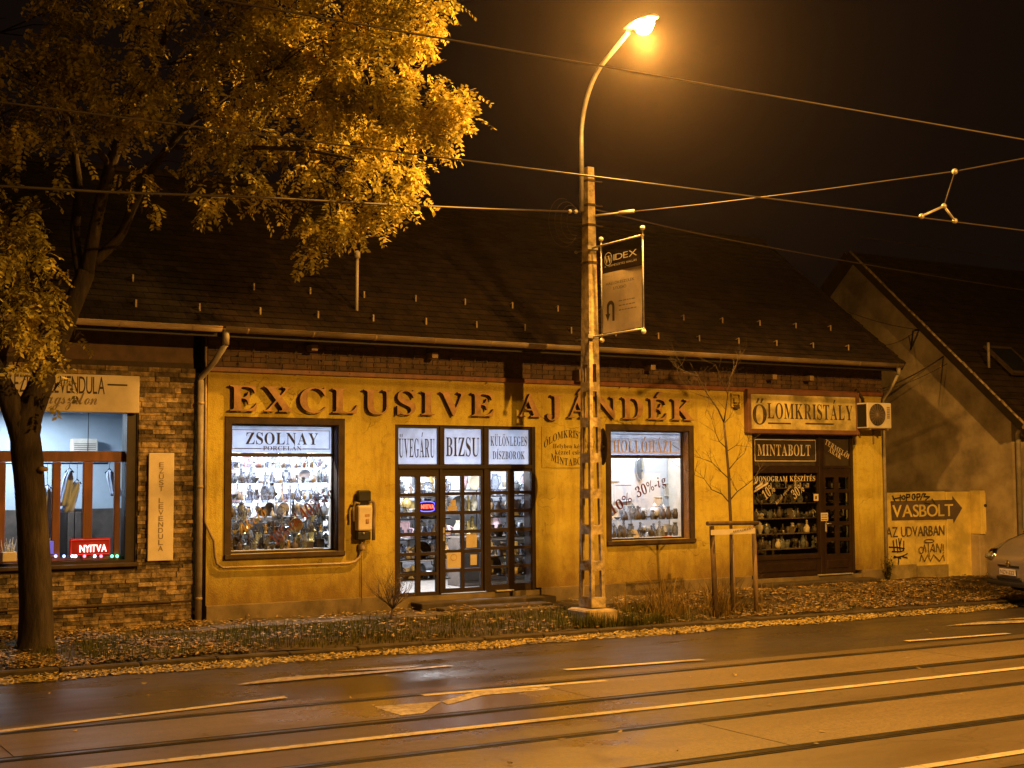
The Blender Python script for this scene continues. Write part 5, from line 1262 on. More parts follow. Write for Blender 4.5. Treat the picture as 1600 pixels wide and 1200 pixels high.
mb = MB(); c0, cz0, R = yi2-w_*.25, zbt+H_*.29, .075
pts = [(c0-R*math.cos(t), cz0+R*math.sin(t)) for t in [math.pi*k/10 for k in range(11)]][::-1]; 
loop = [(c0-R, cz0-.19)] + [(c0-R*math.cos(t), cz0+R*math.sin(t)) for t in [math.pi*k/10 for k in range(11)]]
loop = [(c0+R, cz0-.10)] + [(c0+R*math.cos(t), cz0+R*math.sin(t)) for t in [math.pi*k/10 for k in range(11)]] + [(c0-R, cz0-.22)]
for i in range(len(loop)-1):
    a, b = Vector((BXX-.034, *loop[i])), Vector((BXX-.034, *loop[i+1])); d = (b-a).normalized(); n = Vector((0,-d.z,d.y))*.03
    mb.quad(a-n-d*.004, b-n+d*.004, b+n+d*.004, a+n-d*.004)
    for k in range(4): mb.v[-1-k] = (mb.v[-1-k][0]-.0006*(i % 4), mb.v[-1-k][1], mb.v[-1-k][2])
mb.tri((BXX-.036, c0+R+.065, cz0-.10), (BXX-.036, c0+R-.065, cz0-.10), (BXX-.036, c0+R, cz0-.22)); mb.build('turn_arrow', M['darktext'], bn)
for y, za, zb in ((yi, bpt(940,530).z-.0, bpt(938,376).z), (yo, bpt(1006,516).z, bpt(1004,358).z)):
    mb = MB(); mb.tube([(BXX,y,za),(BXX,y,zb)], .012, 8); o = mb.build('upright', M['steel'], bn)
    for z in (za-.02, zb+.02): mb = MB(); mb.sphere((BXX,y,z), .04, 12); mb.build('ball_finial', M['white'], o)
for z, ext in ((ztp, .25), (zbt, .25)):
    mb = MB(); mb.tube([(BXX,PY+.32,z),(BXX,yo-.02,z)], .017, 8); mb.sphere((BXX,PY+.34,z), .03, 8); mb.bbox(BXX-.10, BXX+.10, PY-.14, PY-.11, z-.03, z+.03, .006); mb.build('cross_rod', M['steel'], bn)
# round traffic plate fixed to the pole, seen from behind
rs = thing('round_sign', F(950, 698, PY), 'dark back of a round traffic plate fixed to the pole', 'traffic sign')
cc = Vector((PX+.21, PY-.02, F(948, 698, PY).z)); mb = MB()
vd = Vector((.93, -.36, 0)).normalized(); sdv = Vector((.36, .93, 0)).normalized()
mb.rings([[cc + vd*d + sdv*(rr*math.cos(t)) + ZV*(rr*math.sin(t)) for t in [2*math.pi*k/28 for k in range(28)]] for rr, d in ((.005,0),(.285,0),(.30,.012),(.285,.02),(.005,.02))]); mb.build('plate', M['casing'], rs)
mb = MB(); mb.tube([cc-sdv*.2-vd*.02, cc+sdv*.2-vd*.02], .018, 6); mb.build('rail', M['steel'], rs)
mb = MB(); mb.bbox(PX+.12, PX+.2, PY-.06, PY+.04, cc.z-.05, cc.z+.05, .008); mb.build('clamp', M['steel'], rs)

# ============================================================ overhead wires
def wire(name, pts, r, label, sag=0, group=None, n=14):
    P = []
    for (a, b) in zip(pts[:-1], pts[1:]):
        for k in range(n): u = k/n; p = a.lerp(b, u); p.z -= 4*sag*u*(1-u); P.append(p)
    P.append(pts[-1]); mb = MB(); mb.tube(P, r, 6); o = mb.build(name, M['wire'], None)
    return tag(o, label, 'wire', group)
TY1, TY2 = -6.75, -9.8
b0 = F(1470, 344, TY1); a0 = F(1150, 140, TY2)
def along(p, x0, x1): return [Vector((x0, p.y+SK*(x0-p.x), p.z)), Vector((x1, p.y+SK*(x1-p.x), p.z))]
wire('contact_wire', along(b0, -14, 40), .010, 'tram contact wire gripped by the forked pull-off, lower of the two long wires')
wire('contact_wire', along(a0, -11, 40), .0095, 'tram contact wire passing just below the lit lamp head')
ZS = F(945, 341, PY).z
d0 = Vector((PX+.06, PY-.1, ZS)); dm = F(1492, 268, TY1); dm2 = dm + (dm-d0)*1.0; dend = d0 + (dm-d0)*3.4; dend.z = dm.z+1.2
spw = thing('span_wire', d0, 'steel span wire climbing from the pole across the street with the tram pull-off', 'wire')
mb = MB(); mb.tube([d0, d0.lerp(dm,.33)+Vector((0,0,-.03)), d0.lerp(dm,.66)+Vector((0,0,-.03)), dm, dm.lerp(dend,.3), dend], .011, 6); mb.build('wire', M['wire'], spw)
v = (dm-d0).normalized(); mb = MB(); mb.tube([d0+v*.42, d0+v*.68], [.03,.03], 8); mb.tube([d0, d0+v*.42], .016, 6); mb.build('strain_insulator', M['white'], spw)
pf = thing('pull_off', dm, 'forked metal pull-off hanging from the span wire above the tram track', 'pull-off'); 
q0 = F(1475, 322, TY1); ql, qr = F(1440, 338, TY1), F(1492, 345, TY1)
mb = MB(); mb.sphere(dm, .045, 8); mb.build('clamp', M['steel'], pf)
mb = MB(); mb.tube([dm, q0], .009, 6); mb.build('dropper', M['wire'], pf)
for q in (ql, qr): mb = MB(); mb.tube([q0, q], .018, 6); mb.sphere(q, .04, 8); mb.build('fork', M['steel'], pf)
mb = MB(); mb.sphere(q0, .04, 8); mb.build('joint', M['steel'], pf)
cw = thing('feeder_cable', Vector((PX,PY,ZS)), 'thick cable running from the pole through the tree crown', 'cable')
c0_ = Vector((PX-.12, PY+.05, F(890,328,PY).z)); c1_ = F(400, 308, -3.2); c2_ = F(-120, 284, -4.6)
mb = MB(); mb.tube([c0_, c0_.lerp(c1_,.33)+Vector((0,0,-.02)), c0_.lerp(c1_,.66)+Vector((0,0,-.02)), c1_, c1_.lerp(c2_,.5)+Vector((0,0,-.02)), c2_], .017, 8); mb.build('cable', M['wire'], cw)
v = (c1_-c0_).normalized(); mb = MB()
for s in (.12, .26): mb.sphere(c0_+v*s, .035, 8)
mb.build('insulator', M['white'], cw)
lp_ = thing('cable_coil', c0_, 'thin slack cable loops hanging beside the pole top', 'cable'); mb = MB(); b = c0_+Vector((-.12,0,.0))
for k in range(4):
    R = .22+.06*k; mb.tube([b+Vector((-.12*k*.4+R*.7*math.cos(t), .04*k, -.18+R*math.sin(t))) for t in [.4+k*.3+2*math.pi*.72*i/16 for i in range(17)]], .003, 5)
mb.build('loop', M['wire'], lp_)
e0_ = Vector((PX+.08, PY, F(930,327,PY).z))
wire('service_wire', [e0_, F(1200,386,-1.6), F(1660,462,-1.0)], .010, 'power wire falling from the pole towards the gabled house', .03)
wire('service_wire', [F(1345,370,ridY), Vector((30, ridY-2, ridZ-.4))], .010, 'faint wire leaving the ridge of the gabled house')
k0 = hx(1436, 515)
def hwire(pts, lab, r=.008): wire('house_wire', pts, r, lab, .06)
hwire([F(1320, 485, .6), k0], 'thin wire from the tiled roof end to the bracket on the gable')
hwire([F(1375, 540, .3), hx(1425, 522)], 'second slack wire below the first between roof end and gable bracket')
hwire([F(1372, 610, -.02), hx(1474, 557)], 'thick dark cable rising from the air conditioner corner to the gable', .016)
hwire([F(1374, 612, -.02), hx(1480, 568)], 'thin cable under the thick one between shop corner and gable', .007)
kb_ = thing('wall_bracket', k0, 'dark bent cable bracket fixed on the gable of the plain house', 'bracket'); mb = MB(); mb.tube([k0, k0+Vector((-.25,-.05,-.05)), hx(1423,546)], .022, 6); mb.tube([hx(1420,524), hx(1424,545)], .015, 6); mb.build('arm', M['darkwood'], kb_)

# ============================================================ trees, shrub, grass, leaves
def branch(mb, p, d, L, r, depth, spread=.5, up=.25, seg=4):
    pts = [p]; rs = [r]; dd = d.normalized()
    for k in range(seg):
        dd = (dd + Vector((random.gauss(0,.16), random.gauss(0,.16), random.gauss(up*.25,.12)))).normalized()
        pts.append(pts[-1]+dd*L/seg); rs.append(r*(1-.5*(k+1)/seg))
    mb.tube(pts, rs, 5 if r < .02 else 7)
    if depth > 0:
        for i in range(1, seg+1):
            for _ in range(random.choice((1,1,2))):
                nd = (dd + Vector((random.gauss(0,spread), random.gauss(0,spread), random.gauss(up,spread*.5)))).normalized()
                branch(mb, pts[i], nd, L*random.uniform(.5,.75), rs[i]*.55, depth-1, spread, up, seg)
TRY = -1.05
bt = thing('street_tree', F(55, 1005, TRY), 'big yellow-leaved street tree with a forked trunk in front of the stone-clad shop', 'tree')
def tp(px, py, dy=0): return F(px, py, TRY+dy)
def limb(mb, pts, r):                                   # pts: (px, py, dy) ; r in metres
    P = [tp(*p) for p in pts]; Q = []; R = []
    for i in range(len(P)-1):
        for k in range(4):
            u = k/4; a = P[max(i-1,0)]; b = P[i]; c = P[i+1]; d = P[min(i+2,len(P)-1)]
            Q.append(.5*((2*b)+(c-a)*u+(2*a-5*b+4*c-d)*u*u+(3*b-a-3*c+d)*u**3)); R.append(r[i]*(1-u)+r[i+1]*u)
    Q.append(P[-1]); R.append(r[-1]); R = [x*(1+random.uniform(-.03,.03)) for x in R]
    mb.tube(Q, R, 14)
mb = MB()
limb(mb, [(55,1025,0),(56,1000,0),(56,940,0),(52,840,0),(45,740,0),(40,665,0),(60,610,0),(85,545,-.05),(108,490,-.1),(135,425,-.15)], [.34,.245,.215,.205,.195,.20,.165,.145,.13,.12])
limb(mb, [(46,745,0),(34,675,.0),(8,610,.05),(-35,520,.1),(-60,400,.15)], [.17,.17,.135,.12,.10])
limb(mb, [(128,440,-.12),(117,370,.0),(122,300,.1),(115,235,.15),(95,150,.2),(90,60,.3)], [.075,.068,.06,.055,.045,.02])
limb(mb, [(135,430,-.15),(152,340,-.3),(172,260,-.45),(200,190,-.7),(240,110,-1.0),(270,20,-1.2)], [.10,.085,.08,.075,.06,.03])
limb(mb, [(145,410,-.15),(185,372,-.3),(205,330,-.45),(238,265,-.7),(300,190,-1.0),(400,120,-1.5),(520,70,-1.9)], [.075,.066,.058,.052,.045,.035,.015])
limb(mb, [(265,230,-.8),(370,230,-1.1),(480,235,-1.4),(580,255,-1.7)], [.04,.035,.026,.012])
limb(mb, [(400,120,-1.5),(520,140,-1.9),(640,150,-2.2),(740,160,-2.5)], [.03,.026,.02,.008])
limb(mb, [(480,235,-1.4),(510,300,-1.6),(520,350,-1.7)], [.02,.014,.006])
limb(mb, [(-45,470,.1),(10,400,-.5),(50,400,-.8)], [.05,.03,.01])
limb(mb, [(-50,440,.1),(20,440,-.6),(40,520,-.8)], [.04,.025,.01])
limb(mb, [(172,260,-.45),(120,190,-.9),(60,130,-1.3),(0,90,-1.6)], [.05,.04,.03,.012])
mb.build('trunk', M['bark'], bt)
mb = MB(); p = tp(52, 733, -.19); mb.lathe([(.06,-.03),(.075,.0),(.05,.03),(.01,.035)], (p.x+.12,p.y,p.z), 10); mb.build('branch_scar', M['stake'], bt)
# crown: drooping compound leaves in clumps (px, py, radius px, depth offset, count)
CL = [(370,25,60,-1.9,130),(450,35,60,-2.2,190),(540,25,70,-2.4,230),(620,35,58,-2.5,190),(668,20,35,-2.6,80),(400,105,58,-2.0,150),(480,110,60,-2.4,220),(560,105,60,-2.6,240),
 (612,130,42,-2.7,130),(525,155,45,-2.5,120),(655,165,40,-2.6,90),(700,165,42,-2.7,110),(730,160,32,-2.8,70),(690,195,32,-2.6,60),(350,150,42,-1.7,80),(420,60,70,-1.2,120),(330,185,34,-1.5,50),
 (520,232,58,-1.3,150),(590,228,58,-1.2,170),(632,225,38,-1.2,90),(560,290,52,-1.2,140),(500,335,44,-1.1,110),(535,355,34,-1.1,70),(610,300,40,-1.1,90),(450,240,46,-1.1,90),(480,375,20,-1.1,20),(640,280,26,-1.1,30),
 (60,55,70,-1.4,150),(150,45,70,-1.5,150),(250,40,70,-1.6,150),(100,125,60,-1.3,130),(180,130,58,-1.5,140),(232,165,40,-1.6,70),(200,195,28,-1.4,30),(120,180,40,-1.2,60),(30,175,34,-1.3,50),(20,120,44,-1.4,70),(300,100,46,-1.5,70),(105,215,22,-1.2,16),(15,205,28,-1.2,30),
 (22,335,34,-.9,70),(45,350,36,-1.0,80),(28,425,44,-.9,100),(70,440,26,-1.0,36),(85,445,18,-.9,14),(40,505,38,-.9,80),(58,552,22,-.9,30),(18,470,36,-.8,60),(35,570,14,-.9,10),(95,470,14,-.9,8),(125,520,10,-.9,3),(92,600,9,-.6,3),(70,620,8,-.3,3),
 (340,255,50,-1.2,60),(400,285,44,-1.1,50),(310,300,36,-1.0,26),(260,255,40,-1.0,24),(390,220,44,-1.2,50),(200,290,20,-.8,8),(235,330,16,-.7,5),(95,285,14,-1.0,5),
 (-60,60,80,-1.4,80),(-70,250,80,-.8,80),(-60,420,70,-.6,70),(480,-60,120,-2.2,160),(250,-60,130,-1.8,120),(620,-50,60,-2.6,80),(-100,-80,150,-1.0,90)]
LV, LF = [], []
def add_leaf(p, d, L):
    d = d.normalized(); side = d.cross(Vector((random.gauss(0,.5), random.gauss(0,.5), 1))).normalized(); nrm = side.cross(d)
    n = random.choice((5,6,6,7)); q = Vector(p); step = L/n
    for k in range(n):
        d2 = (d + Vector((0,0,-.16*k))).normalized(); q = q + d2*step
        for s in (-1, 1):
            ln = random.uniform(.062,.11); wd = ln*.26; out = (side*s*.9 + d2*.42 + nrm*random.gauss(0,.22) + Vector((0,0,-.25))).normalized(); w = out.cross(nrm+Vector((random.gauss(0,.4),random.gauss(0,.4),0))).normalized()*wd
            i = len(LV); LV.extend([tuple(q+out*.004), tuple(q+out*ln*.5+w), tuple(q+out*ln), tuple(q+out*ln*.5-w)]); LF.append((i,i+1,i+2,i+3))
random.seed(11)
for (cx_c, cy_c, r, dy, n) in CL:
    c = tp(cx_c, cy_c, dy); R = r/100.0
    tips = []
    for _ in range(max(2, int(n/13))):
        while True:
            v = Vector((random.uniform(-1,1), random.uniform(-1,1), random.uniform(-1,1)))
            if v.length < 1: break
        tips.append(c + Vector((v.x*R*1.1, v.y*R*1.2, v.z*R)))
    for _ in range(int(n*.62)):
        p = random.choice(tips) + Vector((random.gauss(0,.085), random.gauss(0,.10), random.gauss(0,.085)))
        d = Vector((random.gauss(0,1), random.gauss(0,1), random.uniform(-1.5,.15))); add_leaf(p, d, random.uniform(.22,.40))
me = bpy.data.meshes.new('crown'); me.from_pydata(LV, [], LF); me.update(); me.materials.append(M['leaf']); link('crown', me, bt)
for (cx_c, cy_c, r, dy, n) in CL:
    c = tp(cx_c, cy_c, dy); R = r/100.0; mb = MB()
    for _ in range(4): e = c+Vector((random.uniform(-1,1)*R, random.uniform(-1,1)*R, random.uniform(-.6,.9)*R)); s_ = c+Vector((-R*.6,R*.4,-.1+R*.2)); mb.tube([s_, s_.lerp(e,.5)+Vector((0,0,.06)), e], [.012,.008,.004], 5)
    mb.build('branch', M['bark'], bt)
# staked bare young tree
TX = F(1145, 955, -2.1); TZ = verge_z(TX.x, -2.1)
yt = thing('young_tree', (TX.x, -2.1, TZ), 'bare young tree tied between wooden stakes on the leafy verge', 'tree')
def yp(px, py, dy=0): return F(px, py, -2.1+dy)
mb = MB(); L_ = [(1145,962),(1143,900),(1142,820),(1140,780),(1139,745),(1135,700),(1131,660)]
P = [yp(*q) for q in L_]; mb.tube(P, [.035,.03,.027,.026,.024,.02,.018], 8); mb.build('trunk', M['twig'], yt)
mb = MB(); random.seed(5)
def ytube(pts, r0):
    P = [yp(*q) for q in pts]; mb.tube(P, [r0*(1-.75*i/(len(P)-1)) for i in range(len(P))], 5); return P
for pts, r in (([(1131,660),(1122,640),(1108,620),(1098,604),(1090,588),(1070,580)],.014), ([(1131,660),(1134,640,-.05),(1137,615,-.1),(1141,590,-.15),(1150,570,-.2)],.013), ([(1131,662),(1140,652,.1),(1146,640,.15)],.009),
    ([(1139,748),(1128,738),(1112,722),(1095,716),(1080,712)],.010), ([(1140,782),(1152,768),(1166,758),(1178,748),(1186,735)],.012), ([(1140,786),(1128,772),(1112,765),(1100,748),(1085,742)],.011), ([(1138,735),(1150,720,-.1),(1163,708,-.15),(1170,690,-.2)],.009),
    ([(1136,705),(1150,696,.1),(1172,698,.2)],.008), ([(1135,700),(1124,690,-.1),(1118,676,-.2),(1112,655,-.2)],.009), ([(1110,622),(1096,618,.1),(1080,612,.2),(1062,592,.3),(1058,575,.3)],.007), ([(1137,615,-.1),(1128,600,-.2),(1122,580,-.2),(1118,570,-.2)],.006)):
    P = ytube(pts, r)
    for k in range(1, len(P)):
        for _ in range(2): branch(mb, P[k], (P[k]-P[k-1])+Vector((random.gauss(0,.15),random.gauss(0,.15),random.gauss(.02,.12))), random.uniform(.2,.42), r*.35, 1, .55, .2, 3)
mb.build('crown', M['twig'], yt)
stk = thing('tree_stake', (TX.x, -2.1, TZ), 'three wooden tree stakes joined by a rounded rail with a paper band', 'tree stakes')
for (pb_x, pb_y, pt_x, pt_y, dy, m, r) in ((1118,950,1112,822,-.15,'darkstake',.045), (1147,955,1143,824,.25,'stake',.034), (1182,950,1177,820,-.05,'stake',.042)):
    a, b = yp(pb_x, pb_y, dy), yp(pt_x, pt_y, dy); a.z = min(a.z, verge_z(a.x, a.y)-.05)
    mb = MB(); mb.tube([a, a.lerp(b,.5)+Vector((.006,0,0)), b], [r,r*.97,r*.93], 9); mb.build('post', M[m], stk)
a, b = yp(1105, 818, -.21), yp(1184, 817, -.12); mb = MB(); mb.tube([a, a.lerp(b,.5), b], .036, 9); mb.build('rail', M['darkstake'], stk)
a, b = yp(1111, 831, -.25), yp(1180, 829, -.15); mb = MB(); mb.hexa([a+Vector((0,0,-.055)), b+Vector((0,0,-.05)), b+Vector((0,.01,-.05)), a+Vector((0,.01,-.055)), a+Vector((0,0,.03)), b+Vector((0,0,.045)), b+Vector((0,.01,.045)), a+Vector((0,.01,.03))]); mb.build('band', M['plastic'], stk)
a, b = yp(1145, 832, -.28), yp(1177, 826, -.20); mb = MB()
for k in range(12): p = a.lerp(b, (k+.2)/12); q = a.lerp(b, (k+random.uniform(.6,.9))/12); mb.box(p.x, q.x, p.y-.004, p.y-.001, p.z, p.z+.028)
mb.build('print', M['greytext'], stk)
# bare round shrub
SB = G(608, 981, -.17); sh = thing('bare_shrub', SB, 'small bare round-headed shrub on the verge before the entrance', 'shrub'); random.seed(3)
mb = MB(); f0 = SB+Vector((.06,0,.28)); mb.tube([SB-Vector((0,0,.06)), SB+Vector((.03,0,.15)), f0], [.026,.022,.02], 7)
for k in range(15):
    a = 2*math.pi*k/15; d = Vector((math.cos(a)*.75, math.sin(a)*.75, random.uniform(.6,1.4))); branch(mb, f0, d, random.uniform(.30,.46), .009, 2, .5, .3, 3)
mb.build('stem', M['twig'], sh)
LV, LF = [], []
for k in range(420):
    v = Vector((random.gauss(0,1), random.gauss(0,1), random.gauss(0,1))).normalized()*random.uniform(.5,1); p = f0+Vector((v.x*.36, v.y*.36, .26+v.z*.27)); i = len(LV); e = Vector((random.gauss(0,1),random.gauss(0,1),random.gauss(0,1))).normalized()*.022; w = e.cross(Vector((0,0,1)))*.5
    LV += [tuple(p), tuple(p+e*.5+w), tuple(p+e), tuple(p+e*.5-w)]; LF.append((i,i+1,i+2,i+3))
me = bpy.data.meshes.new('foliage'); me.from_pydata(LV, [], LF); me.update(); me.materials.append(M['dry']); link('foliage', me, sh)
# grass on the verge, dry tufts, weeds, fallen leaves
def blades(n, xr, yr, hr, m, name, label, dens=None, lean=.5):
    rng = np.random.default_rng(len(name)+n); V = []; Fc = []
    for _ in range(n):
        x = rng.uniform(*xr); y = rng.uniform(*yr)+SK*(x+4)
        if dens and rng.random() > dens(x, y): continue
        h = rng.uniform(*hr)*(.5+.9*abs(math.sin(x*1.7+2*math.sin(y*3)))); a = rng.uniform(0, 6.28); l = rng.uniform(0, lean)*h; w = .004+.004*rng.random(); z = verge_z(x, y)-.01; c, s = math.cos(a), math.sin(a); i = len(V)
        V += [(x-s*w, y+c*w, z), (x+s*w, y-c*w, z), (x+c*l*.4+s*w*.7, y+s*l*.4-c*w*.7, z+h*.6), (x+c*l*.4-s*w*.7, y+s*l*.4+c*w*.7, z+h*.6), (x+c*l, y+s*l, z+h)]
        Fc += [(i,i+1,i+2,i+3), (i+3,i+2,i+4)]
    me = bpy.data.meshes.new(name); me.from_pydata(V, [], Fc); me.update(); me.materials.append(m); o = link(name, me); tag(o, label, 'grass', kind='stuff')
def dg(x, y):
    n = .5+.5*math.sin(x*1.3+1.1)*math.sin(x*.53+y*2.2); c = 1 if -7.5 < x < 2.2 else .35 if x < -7.5 else .25
    return c*(.35+.65*n)
blades(30000, (-11, 6.5), (-2.28, -1.05), (.03,.13), M['grass'], 'grass', 'short green grass on the verge between kerb and pavement', dg)
blades(700, (-.3, 1.4), (-2.27, -2.19), (.10,.24), M['grass'], 'grass_tuft', 'taller grass tufts growing against the concrete footing of the pole', None, .6)
blades(2300, (1.3, 3.6), (-2.2, -.9), (.10,.52), M['dry'], 'dry_grass', 'tall dry grass tufts beside the stakes of the young tree', lambda x, y: .12+.88*(math.sin(x*6.3)*math.sin(y*5+x) > .25), 1.5)
blades(1500, (3.6, 9.5), (-2.2, -.3), (.04,.16), M['dry'], 'dry_weeds', 'sparse dry weeds in the leaf litter near the second shop front', lambda x, y: .6, .8)
M['brownleaf'] = mat('old_fallen_leaf', (.26,.175,.085), .85, .35, 20, island=.75)
def litter(n, fn, name, label, s=(.018,.04), m='litter'):
    rng = random.Random(n); V, Fc = [], []
    for _ in range(n):
        x, y, z = fn(rng); a = rng.uniform(0, 6.28); L = rng.uniform(*s); w = L*rng.uniform(.4,.7); c, sn_ = math.cos(a), math.sin(a); t1, t2 = rng.gauss(0,.35)*L, rng.gauss(0,.35)*L; i = len(V)
        V += [(x-c*L, y-sn_*L, z+abs(t1)), (x-sn_*w, y+c*w, z+.004), (x+c*L, y+sn_*L, z+abs(t2)), (x+sn_*w, y-c*w, z+.002)]; Fc += [(i,i+1,i+2),(i,i+2,i+3)]
    me = bpy.data.meshes.new(name); me.from_pydata(V, [], Fc); me.update(); me.materials.append(M[m]); tag(link(name, me), label, 'leaves', kind='stuff')
def strip_leaf(r):
    x = r.uniform(-13, 16); u = r.betavariate(1.3, 1.6); w = .50+.08*math.sin(x*1.9)+.05*math.sin(x*5.3)
    y = yl(-2.34, x)-w*u; return x, y, RZ+.005+.06*(1-u)*r.random()**.6
litter(26000, strip_leaf, 'leaf_litter', 'yellow fallen leaves heaped in the gutter along the kerb')
def verge_leaf(r):
    while True:
        x = r.choice((r.uniform(-12,9.5), r.uniform(2.5,12), r.uniform(-10,-5.5))); y = yl(-2.3,x)+2.2*r.random()**1.1
        if math.sin(x*1.9+.7*math.sin(x*.7))*math.sin(y*3.4+x*.8) + .4*math.sin(x*5.1+y*7) > r.uniform(-.9,.35): break
    return x, y, verge_z(x,y)+.02+.03*r.random()
litter(2200, verge_leaf, 'scattered_leaves', 'fallen leaves scattered over the verge and up to the walls')
litter(12000, verge_leaf, 'old_leaves', 'dull brown older leaves matted on the verge and beside the walls', (.02,.05), 'brownleaf')
litter(500, lambda r: (lambda x: (x, r.uniform(-1.0,-.03), -.02-.05*min(max((-x-5)/4,0),1)))(r.uniform(-10,8.9)), 'pavement_leaves', 'a few fallen leaves lying on the pavement slabs')
litter(60, lambda r: (lambda x: (x, r.uniform(-12,-3), RZ+.018))(r.uniform(-11,6)), 'road_leaves', 'single fallen leaves on the road and tracks', (.02,.045))
# weed with red flower heads at the corner by the painted wall
wd = thing('weed_plant', F(1385, 905, -.1), 'leafy weed growing at the shop corner before the painted wall', 'weed'); base = F(1388, 906, -.12); LV, LF = [], []; random.seed(21); mb = MB()
for k in range(12):
    e = base+Vector((random.gauss(0,.10), random.gauss(0,.07), random.uniform(.2,.55))); mb.tube([base+Vector((random.gauss(0,.03),0,-.05)), base.lerp(e,.5)+Vector((random.gauss(0,.03),0,0)), e], [.006,.004,.002], 5)
    for j in range(14):
        q = base.lerp(e, random.uniform(.2,1)); d = Vector((random.gauss(0,1),random.gauss(0,1),random.gauss(.2,.6))).normalized()*random.uniform(.04,.08); w = d.cross(Vector((0,0,1)))*.35; i = len(LV); LV += [tuple(q), tuple(q+d*.5+w), tuple(q+d), tuple(q+d*.5-w)]; LF.append((i,i+1,i+2,i+3))
mb.build('stem', M['twig'], wd); me = bpy.data.meshes.new('foliage'); me.from_pydata(LV, [], LF); me.update(); me.materials.append(M['grass']); link('foliage', me, wd)

# ============================================================ parked car
CG = G(1577, 930, -.10)
car = bpy.data.objects.new('parked_car', None); COL.objects.link(car); car.location = (CG.x, CG.y, -.10)
tag(car, 'brown-grey hatchback parked on the verge facing the shops, headlight and number plate towards the road', 'car')
car.rotation_euler = (0, 0, math.radians(180-20))       # local +x is the car's nose
MLT = world_mat(car)
class CB(MB):
    def build(self, name, mat, parent=None):
        self.v = [tuple(MLT @ Vector(p)) for p in self.v]; return MB.build(self, name, mat, parent)
# stations along x (0 at the nose, negative to the tail): x, half width at sill, at belt, z sill, z belt, z top, half width top
ST = [(0.0,.62,.70,.30,.56,.60,.62),(-.03,.78,.84,.22,.62,.70,.72),(-.14,.87,.91,.20,.70,.82,.80),(-.32,.90,.94,.18,.78,.95,.84),(-.56,.90,.95,.18,.88,1.03,.84),(-.78,.90,.95,.18,.94,1.08,.80),(-.86,.90,.95,.18,.96,1.12,.76),
      (-1.62,.90,.95,.18,1.0,1.58,.66),(-2.5,.90,.95,.18,1.0,1.64,.66),(-3.2,.90,.94,.20,1.0,1.60,.64),(-3.75,.88,.92,.24,1.0,1.32,.68),(-3.95,.80,.84,.30,.90,1.02,.68),(-4.0,.66,.72,.36,.78,.82,.6)]
def sec_(s):
    x, ws, wb, zs, zb, zt, wt = s; h = []
    for y, z in ((ws*.9,zs),(ws,zs+.06),(wb,(zs+zb)/2),(wb,zb-.04),(wb*.985,zb),((wb*.35+wt*.65),zb+(zt-zb)*.72),(wt*.86,zt-.012),(wt*.45,zt)): h.append((x,y,z))
    return h + [(x,-y,z) for x,y,z in h[::-1]]
mb = CB(); mb.rings([sec_(s) for s in ST]); body = mb.build('body', M['car'], car)
sb = body.modifiers.new('smooth', 'SUBSURF'); sb.levels = 1; sb.render_levels = 2
def cpart(name, pts_list, m, th=.012):
    mb = CB()
    for pts in pts_list: mb.poly(pts, th)
    return mb.build(name, m, car)
def shellq(name, q, m, off=.012):
    mb = CB(); n = (Vector(q[1])-Vector(q[0])).cross(Vector(q[3])-Vector(q[0])).normalized()*off; mb.hexa([Vector(p)-n*.5 for p in q]+[Vector(p)+n for p in q]); return mb.build(name, m, car)
shellq('windscreen', [(-.78,.72,1.10),(-.78,-.72,1.10),(-1.60,-.58,1.58),(-1.60,.58,1.58)], M['carglass'], -.03)
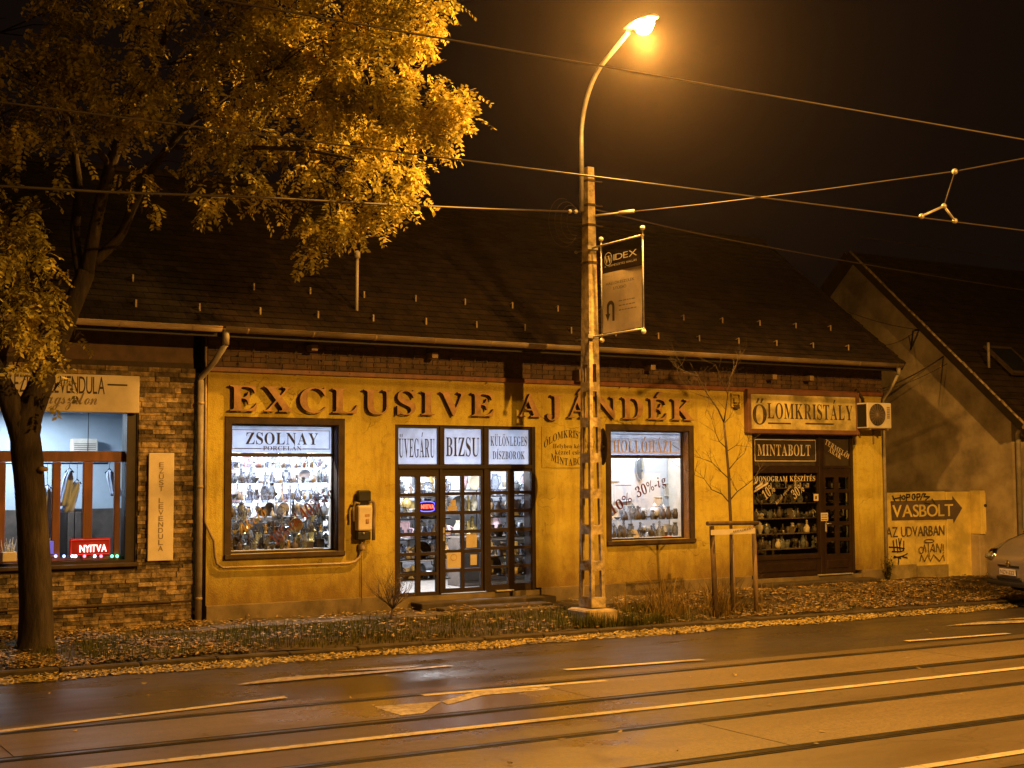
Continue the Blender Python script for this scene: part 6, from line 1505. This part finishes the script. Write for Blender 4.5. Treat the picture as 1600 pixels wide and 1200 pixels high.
for s in (1, -1):
    shellq('side_window', [(-1.12,s*.90,1.05),(-2.35,s*.92,1.05),(-2.35,s*.74,1.52),(-1.68,s*.75,1.50)], M['carglass'], .03*s); shellq('side_window', [(-2.42,s*.92,1.05),(-3.2,s*.91,1.05),(-3.1,s*.73,1.50),(-2.42,s*.74,1.52)], M['carglass'], .03*s)
    mb = CB(); rings = []
    for k, (x, y, z, r) in enumerate(((.015,s*.67,.67,.01),(.0,s*.68,.67,.12),(-.04,s*.70,.68,.16),(-.16,s*.73,.70,.17),(-.30,s*.77,.72,.08))):
        rings.append([(x+.35*r*-abs(math.cos(t))*0-.12*(math.cos(t)*s+1)*r*2, y+1.35*r*math.cos(t), z+.85*r*math.sin(t)) for t in [2*math.pi*i/16 for i in range(16)]])
    mb.rings(rings); hl_ = mb.build('headlight', M['chrome'], car)
    mb = CB()
    for dy_, dz_ in ((-.03,.02),(.07,.0)): mb.sphere((.012-.3*max(dy_,0), s*(.66+dy_), .675+dz_), .05, 10)
    mb.build('lamp_lens', M['crystal'], hl_)
    mb = CB(); mb.bbox(-1.12, -.97, min(s*.94,s*1.10), max(s*.94,s*1.10), 1.04, 1.17, .03); mb.build('wing_mirror', M['car'], car)
    for x in (-.78, -3.2):
        mb = CB(); mb.rings([[(x+rr*math.cos(t), s*y, .30+rr*math.sin(t)) for t in [2*math.pi*k/24 for k in range(24)]] for rr, y in ((.2,.72),(.29,.72),(.305,.76),(.305,.90),(.285,.925),(.2,.925))]); w = mb.build('wheel', M['rubber'], car)
        mb = CB(); mb.rings([[(x+rr*math.cos(t), s*y, .30+rr*math.sin(t)) for t in [2*math.pi*k/20 for k in range(20)]] for rr, y in ((.2,.88),(.2,.932),(.18,.936),(.06,.926),(.01,.93))]); mb.build('rim', M['steel'], w)
        mb = CB(); mb.rings([[(x+rr*math.cos(t), s*y, .30+rr*math.sin(t)) for t in [math.pi*k/14 for k in range(15)]] for rr, y in ((.33,.94),(.37,.952))], False, False); mb.build('wheel_arch', M['cardark'], car)
    mb = CB(); mb.tube([(.022,s*.64,.31),(.0,s*.78,.32),(-.12,s*.90,.37)], [.010,.014,.008], 6); mb.build('bumper_trim', M['chrome'], car)
mb = CB(); mb.bbox(-.10, .03, -.72, .72, .16, .255, .03); mb.build('lower_bumper', M['cardark'], car)
mb = CB(); mb.bbox(-.05, .018, -.40, .40, .275, .335, .02); mb.build('air_intake', M['cardark'], car)
mb = CB(); mb.bbox(.012, .030, -.26, .26, .365, .475, .004); pl_ = mb.build('number_plate', M['white'], car)
R3 = MLT.to_3x3(); o = MLT @ Vector((.0305, -.225, .385))
text('NZV-222', 'sans', o, R3 @ Vector((0,1,0)), ZV, .45, .072, M['black'], pl_, depth=.002, sp=.08)
mb = CB()
for z in (.515, .535): mb.bbox(-.03, .02, -.34, .34, z-.008, z+.008, .004)
mb.build('grille', M['cardark'], car)
mb = CB(); mb.lathe([(.0,0),(.055,0),(.06,.01),(.05,.02),(.0,.022)], (0,0,0), 18)
mb.v = [(.02+z*.6, y, x+.575) for x, y, z in mb.v]; mb.build('badge', M['chrome'], car)
mb = CB()
for s in (1,-1): mb.tube([(-.06,s*.52,.77),(-.4,s*.62,.975),(-.76,s*.70,1.085)], .006, 5)
mb.build('bonnet_seam', M['cardark'], car)

# ============================================================ thin air volume added for the glow round the lit lamp
hb = MB(); hb.box(-60, 75, -45, 45, -1.7, 11.5); 
mz = bpy.data.materials.new('glow_haze'); mz.use_nodes = True; nt = mz.node_tree; nt.nodes.clear()
vo = N(nt, 'ShaderNodeVolumePrincipled'); vo.inputs['Color'].default_value = (.90,.72,.64,1); vo.inputs['Density'].default_value = GLOW_HAZE; vo.inputs['Anisotropy'].default_value = .93
ou = N(nt, 'ShaderNodeOutputMaterial'); nt.links.new(vo.outputs[0], ou.inputs['Volume'])
tag(hb.build('glow_haze', mz), kind='stuff')
